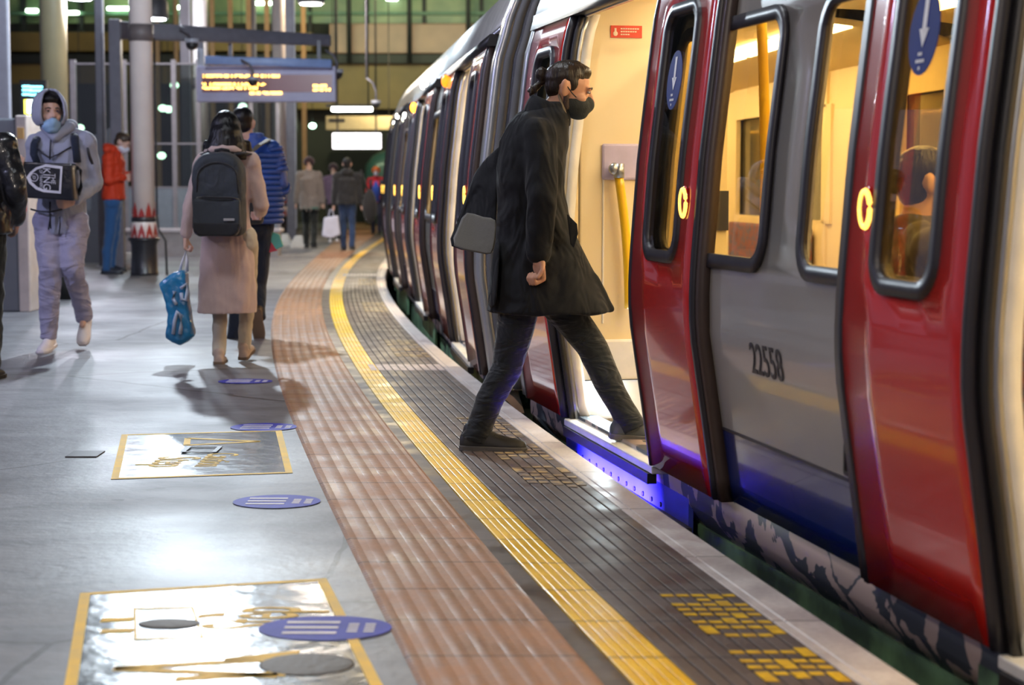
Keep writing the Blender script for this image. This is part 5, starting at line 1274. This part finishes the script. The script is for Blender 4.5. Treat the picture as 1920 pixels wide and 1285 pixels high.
# hood: shell round the head, open at the face
mb = MB(); U, Vn = 30, 22
fd = (Rh @ V((0, 1, 0))); cc = Jh['head'] + Rh @ V((0, -.005, .01))
grid = []
for i in range(Vn + 1):
    th = math.pi * (.0 + .80 * i / Vn)
    row = []
    for j in range(U + 1):
        ph = R(-228 + 276 * j / U) + 0
        ph = math.pi / 2 + R(46) + (2 * math.pi - R(92)) * j / U
        rx, ry, rz_ = .112, .128, .132
        if th > 1.6: rx += (th - 1.6) * .03
        open_ = 1.0
        row.append(cc + Rh @ (V((rx * math.sin(th) * math.cos(ph), ry * math.sin(th) * math.sin(ph) + (.02 if i < 6 else 0), rz_ * math.cos(th) + .018)) * k_))
    grid.append(row)
sheet('hood', grid, M_fleece, T, .016, 1)
mb = MB(); rim = [g[0] for g in grid[3:]] ; mb.tube(rim, .010, 8); mb.tube([g[-1] for g in grid[3:]], .010, 8); mb.tube(grid[3], .008, 8); mb.build('hood_rim', M_fleece, T, smooth=True)
mb = MB(); mb.cap(Jh['neck'] + V((-.09, .03, .03)), .04, Jh['neck'] + V((0, .11, -.05)), .035); mb.cap(Jh['neck'] + V((.09, .03, .03)), .04, Jh['neck'] + V((0, .11, -.05)), .035); mb.cap(Jh['neck'] + V((-.07, -.07, .03)), .06, Jh['neck'] + V((.07, -.07, .03)), .06); mb.build('hood_collar', M_fleece, T, vox=.009, sm=4)
M_zip = mat('black_trim', (.02, .02, .03), .5)
def front(pts, r, name='zip', y=.155, m=M_zip): mb = MB(); mb.tube([lh_(a, b, yy) for a, b, yy in pts], r, 6); mb.build(name, m, T, smooth=True)
front([(103, 250, .10), (103, 275, .135), (103, 300, .15)], .006); front([(104, 378, .16), (104, 400, .165), (106, 428, .17)], .006)
front([(76, 276, .12), (88, 288, .14), (103, 297, .155), (118, 290, .14), (140, 276, .115)], .006, 'chest_seam')
front([(66, 392, .12), (84, 396, .16), (105, 397, .17), (126, 392, .15)], .007, 'hem_seam')
front([(166, 276, .05), (170, 295, .03), (178, 320, .0)], .016, 'sleeve_pocket'); front([(107, 400, .17), (104, 416, .175), (102, 430, .17)], .005, 'drawstring'); front([(122, 405, .16), (123, 420, .165), (121, 438, .16)], .005, 'drawstring')
for pts in ([(74, 252, .02), (72, 270, .115), (72, 290, .13), (80, 305, .16)], [(140, 244, .0), (146, 262, .10), (150, 285, .115), (153, 305, .13)]):
    mb = MB(); mb.tube([lh_(*p) for p in pts], .030, 8, flat=.35); mb.build('bag_strap', M_navy, T, smooth=True)
# phone in his hand
p = Jh['wr'] + V((-.02, .13, .02)); t = thing('mobile_phone', 'dark red phone held out in the hooded mans right hand', 'phone', (xh, YH, 0), math.pi)
mb = MB(); Mx = Matrix.Translation(p + V((.02, .0, .035))) @ Euler((R(28), R(12), R(-20))).to_matrix().to_4x4(); mb.cbox((0, 0, 0), (.075, .15, .009), Mx); mb.build('shell', mat('phone_red', (.22, .02, .03), .3), t, bevel=.003)
mb = MB(); mb.cbox((0, 0, .0055), (.066, .138, .001), Mx); mb.build('screen', mat('phone_glass', (.01, .01, .012), .1), t)
# box bag with the shield
bb = thing('box_bag', 'black glossy bag with a white shield and the word KING, carried at the chest', 'bag', (xh, YH, 0), math.pi)
M_bagk = mat('black_plastic_bag', (.016, .017, .024), .3, bump=.8, bscale=16, coat=.3)
mb = MB(); q = [(58, 304), (156, 308), (160, 376), (60, 370)]
mb.loft([[lh_(a, b, y) for a, b in q] for y in (.17, .34)]); mb.build('bag', M_bagk, bb, bevel=.014)
mb = MB(); mb.tube([lh_(156, 315, .18), lh_(163, 320, .2), lh_(164, 350, .2), lh_(158, 365, .18)], .012, 8); mb.build('side_handle', M_bagk, bb, smooth=True)
kk = YH / FPX
def sg(px, py): return lh_(px, py, .346)
sh_o = [(139, 313), (108, 309), (90, 315), (79, 324), (73, 333), (78, 344), (90, 355), (104, 360), (136, 363)]
sh_i = [(135, 317.5), (108, 314), (92, 319), (83, 326), (78.5, 333.5), (83, 341.5), (93, 350.5), (105, 355.5), (132.5, 358)]
mb = MB(); mb.ring([sg(*p) for p in sh_o], [sg(*p) for p in sh_i], (0, .002, 0)); M_pw = mat('print_white', (.72, .72, .80), .5); mb.build('shield_outline', M_pw, bb)
def btext(s_, px, py, size, sx=1.0):
    o = sg(px, py); up = V((-(1.0), 0, -.05)).normalized(); xx = V((0, 0, -1)); M_ = M4(xx, up, xx.cross(up), o + V((0, .002, 0)))
    text_mesh(s_, size, M_, 'bag_lettering', M_pw, bb, .001, sx, 'CENTER')
btext('KING', 109.5, 336, .074, .88); btext('OF TRAINERS', 99.5, 336, .030, .72); btext('THE', 121.5, 336, .045, .9); btext('JD', 87, 333, .030, .9)
mb = MB(); o = sg(87, 333); mb.ring([o + V((.030 * math.cos(a), 0, .030 * math.sin(a))) for a in [2 * math.pi * q / 24 for q in range(24)]], [o + V((.025 * math.cos(a), 0, .025 * math.sin(a))) for a in [2 * math.pi * q / 24 for q in range(24)]], (0, .002, 0)); mb.build('round_mark', M_pw, bb)

# ================================================= person in the orange jacket looking at a phone
YO = 25.0; xo = wx(212, YO)
def lo(px, py, x=0.0): p = P(px, py, YO); return V((x, p.x - xo, p.z))
M_oran = cloth('orange_shell', (.62, .045, .012), .6, .05, 6, 200, sheen=0)
M_jean = cloth('mid_blue_jeans', (.03, .10, .26), .85, .014, 10)
og = person('person in an orange red jacket and jeans looking down at a phone', (xo, YO, 0), -math.pi / 2, 1.86, J=dict(hip=lo(213, 380), hl=lo(213, 385, .08), hr=lo(212, 385, -.08), chest=lo(212, 315), neck=lo(215, 283), head=lo(230, 268), sl=lo(208, 296, .17), sr=lo(210, 296, -.17), el=lo(209, 338, .2), al=lo(203, 500, .08), ar=lo(206, 497, -.1), kl=lo(208, 440, .08), kr=lo(212, 440, -.09)),
    lh=tuple(lo(236, 333, .1)), rh=tuple(lo(238, 328, -.08)), headrot=(-R(30), 0, 0), M_top=M_oran, hem=.93, topr=1.12, M_leg=M_jean, M_shoe=mat('navy_shoe', (.015, .018, .03), .3, coat=.4), hair='short', M_hair=M_hairm, mask=mat('white_mask', (.65, .68, .8), .6), hood=M_oran, vox=.012, lpole=(.3, -.6, -1), rpole=(-.3, -.6, -1), fold=.02, curl=(.6, .6))
t = thing('mobile_phone', 'small pale lit phone held by the person in the orange jacket', 'phone', (xo, YO, 0), -math.pi / 2)
p = lo(248, 327, 0); mb = MB(); Mx = Matrix.Translation(p) @ Euler((R(15), 0, 0)).to_matrix().to_4x4(); mb.cbox((0, 0, 0), (.07, .15, .01), Mx); mb.build('shell', mat('phone_pale', (.5, .45, .5), .3), t, bevel=.003)

# ================================================= far walkers
def far(label, px, py, hpy, rz, **k):
    g = G(px, py); H = (py - hpy) / FPX * g.y * 1.0
    return person(label, (g.x, g.y, 0), rz, H, face=False, vox=.016, fingers=False, fold=.02, **k), g
M_greyc = cloth('grey_wool', (.24, .20, .18), .9); M_dark = cloth('dark_trousers', (.02, .022, .02), .9); M_blk = cloth('black_parka', (.014, .014, .017), .8); M_bj = cloth('navy_jeans', (.02, .045, .12), .9)
M_purp = cloth('dusty_purple_wool', (.16, .10, .16), .9)
a, g = far('walker in a grey coat and dark woolly hat, back turned', 581, 467, 296, 0, M_top=M_greyc, top='coat', hem=.78, topr=1.2, M_leg=M_dark, M_shoe=M_shoek, hair=None, hat=cloth('maroon_knit', (.05, .025, .03), .9), lf=(.2, .02), rf=(-.15, .03))
mb = MB(); mb.ell_loft([((0, 0, .76 * a['k']), .19, .15), ((0, 0, .80 * a['k']), .19, .15)]); mb.build('teal_hem', mat('hem_teal', (.02, .16, .13), .7), a['t'])
b, g2 = far('walker in a dusty purple top partly hidden behind the black parka', 626, 455, 308, 0, M_top=M_purp, hem=.85, M_leg=M_dark, M_shoe=M_whites, hair=None, hat=cloth('maroon_knit', (.05, .025, .03), .9), lf=(.15, 0), rf=(-.1, .03))
c_, g3 = far('walker in a black hooded parka and navy jeans, back turned', 652, 471, 298, 0, M_top=M_blk, hem=.88, topr=1.22, M_leg=M_bj, M_shoe=M_shoek, hair='short', M_hair=M_hairk, hood=M_blk, lf=(.12, .0), rf=(-.12, .03), wide=1.1)
t = thing('carrier_bag', 'white carrier bag hanging beside the black parka walker', 'bag', (wx(621, g3.y), g3.y - .02, 0), 0)
def lz(px, py): p = P(px, py, g3.y); return V((p.x - wx(621, g3.y), 0, p.z))
mb = MB(); mb.loft([[lz(*p) + V((0, y, 0)) for p in ((608, 408), (634, 404), (639, 440), (622, 447), (604, 443))] for y in (-.07, .07)]); mb.build('bag', mat('white_plastic', (.55, .57, .72), .4), t, bevel=.02)
mb = MB(); mb.tube([lz(616, 406), lz(619, 393), lz(623, 393), lz(626, 405)], .010, 6); mb.build('handle', mat('white_plastic', (.55, .57, .72), .4), t)
t = thing('shoulder_bag', 'black bag on the right side of the parka walker', 'bag', (g3.x, g3.y, 0)); mb = MB(); mb.ell((.40, -.03, .80), (.13, .10, .30)); mb.build('bag', M_blk, t, smooth=True); mb = MB(); mb.tube([(.38, 0, 1.05), (.24, -.02, 1.45)], .02); mb.build('strap', M_blk, t)
M_redv = cloth('red_vest', (.6, .02, .03), .7)
d_, g4 = far('station worker in a red jacket and orange cap walking this way', 706, 440, 314, math.pi, M_top=M_redv, hem=.82, topr=1.1, M_leg=cloth('navy_work', (.02, .025, .06), .9), M_shoe=M_shoek, hair=None, hat=mat('orange_cap', (.75, .16, .02), .6), mask=mat('white_mask', (.65, .68, .8), .6), lf=(.15, .02), rf=(-.1, .02))
mb = MB(); mb.ell_loft([((0, .05, .85 * d_['k']), .10, .12), ((0, .06, 1.2 * d_['k']), .10, .125), ((0, .04, 1.38 * d_['k']), .06, .08)]); mb.build('blue_front', cloth('royal_shirt', (.02, .07, .45), .8), d_['t'])
for sx in (-1, 1):
    mb = MB(); mb.tube([(sx * .12, .14, .85 * d_['k']), (sx * .12, .145, 1.2 * d_['k']), (sx * .12, .09, 1.42 * d_['k'])], .035, 6, flat=.4); mb.build('dark_tabard_edge', M_navy, d_['t'])

# person cut by the left edge of the photo: black padded sleeve and a black bag
YE = 11.5; xe = wx(-42, YE)
ee = person('person in a black padded jacket cut off by the left edge of the photo', (xe, YE, 0), 0, 1.78, M_top=mat('black_padded_nylon', (.012, .012, .014), .3, coat=.3, bump=.6, bscale=20), hem=.88, topr=1.25, M_leg=M_dark, M_shoe=M_shoek, hair='short', M_hair=M_hairk, face=False, vox=.012, fold=.03, rh=(.22, .1, .98), lf=(.1, 0), rf=(-.1, 0))
t = thing('handbag', 'rounded black bag at the very left edge of the photo', 'bag', (xe, YE, 0)); p = P(-2, 395, YE); mb = MB(); mb.ell((p.x - xe, 0, p.z), (.09, .08, .125)); mb.build('bag', M_bagk, t, smooth=True)

# seated passengers in the near car (train frame: s along, t inward)
cm = car1.matrix_basis if False else (Matrix.Translation(car1.location) @ Matrix.Rotation(car1.rotation_euler.z, 4, 'Z'))
def seated(s, tt, face_in, label, mt, mh, hat=None, mk=None, head_=True, H=1.72):
    """sits on a longitudinal bench, facing across the car"""
    w0 = cm @ V((s, tt, 0)); yaw = car1.rotation_euler.z + (math.pi if face_in else 0)
    k = H / 1.75
    J = dict(hip=V((0, 0, .54)), hl=V((-.09, .02, .54)), hr=V((.09, .02, .54)), kl=V((-.11, .43, .52)), kr=V((.11, .43, .52)), al=V((-.11, .46, .11)), ar=V((.11, .46, .11)), chest=V((0, -.02, .86)), neck=V((0, -.01, 1.05)), head=V((0, .04, 1.20)))
    return person(label, tuple(w0), yaw, H, J=J, lh=(-.14, .30, .66), rh=(.14, .30, .66), M_top=mt, hem=.60 / k, M_leg=M_dark, M_shoe=M_shoek, hair=None if hat else 'short', hat=hat, M_hair=mh, mask=mk, face=False, vox=.013, fold=.02, fingers=True, lpole=(-1, -.3, -.5), rpole=(1, -.3, -.5))
M_tan = cloth('tan_parka', (.42, .28, .15), .85); M_ol2 = cloth('olive_coat', (.10, .09, .07), .85)
seated(-1.95 + 1.2 - .2, -2.42, False, 'seated passenger in an olive coat seen through the window left of the car number', M_ol2, M_hairb, mk=mat('orange_mask', (.7, .25, .08), .6))
seated(-2.6, -2.42, False, 'seated passenger in a tan parka and blue mask seen through the second window', M_tan, M_hairb, mk=mat('pale_blue_mask', (.30, .48, .70), .7))
seated(-3.16, -.42, True, 'dark haired passenger seated with back to the pillar, left of two', M_ol2, M_hairk)
seated(-3.86, -.42, True, 'dark haired passenger seated nearest the right hand door, right of two', M_ol2, M_hairk)
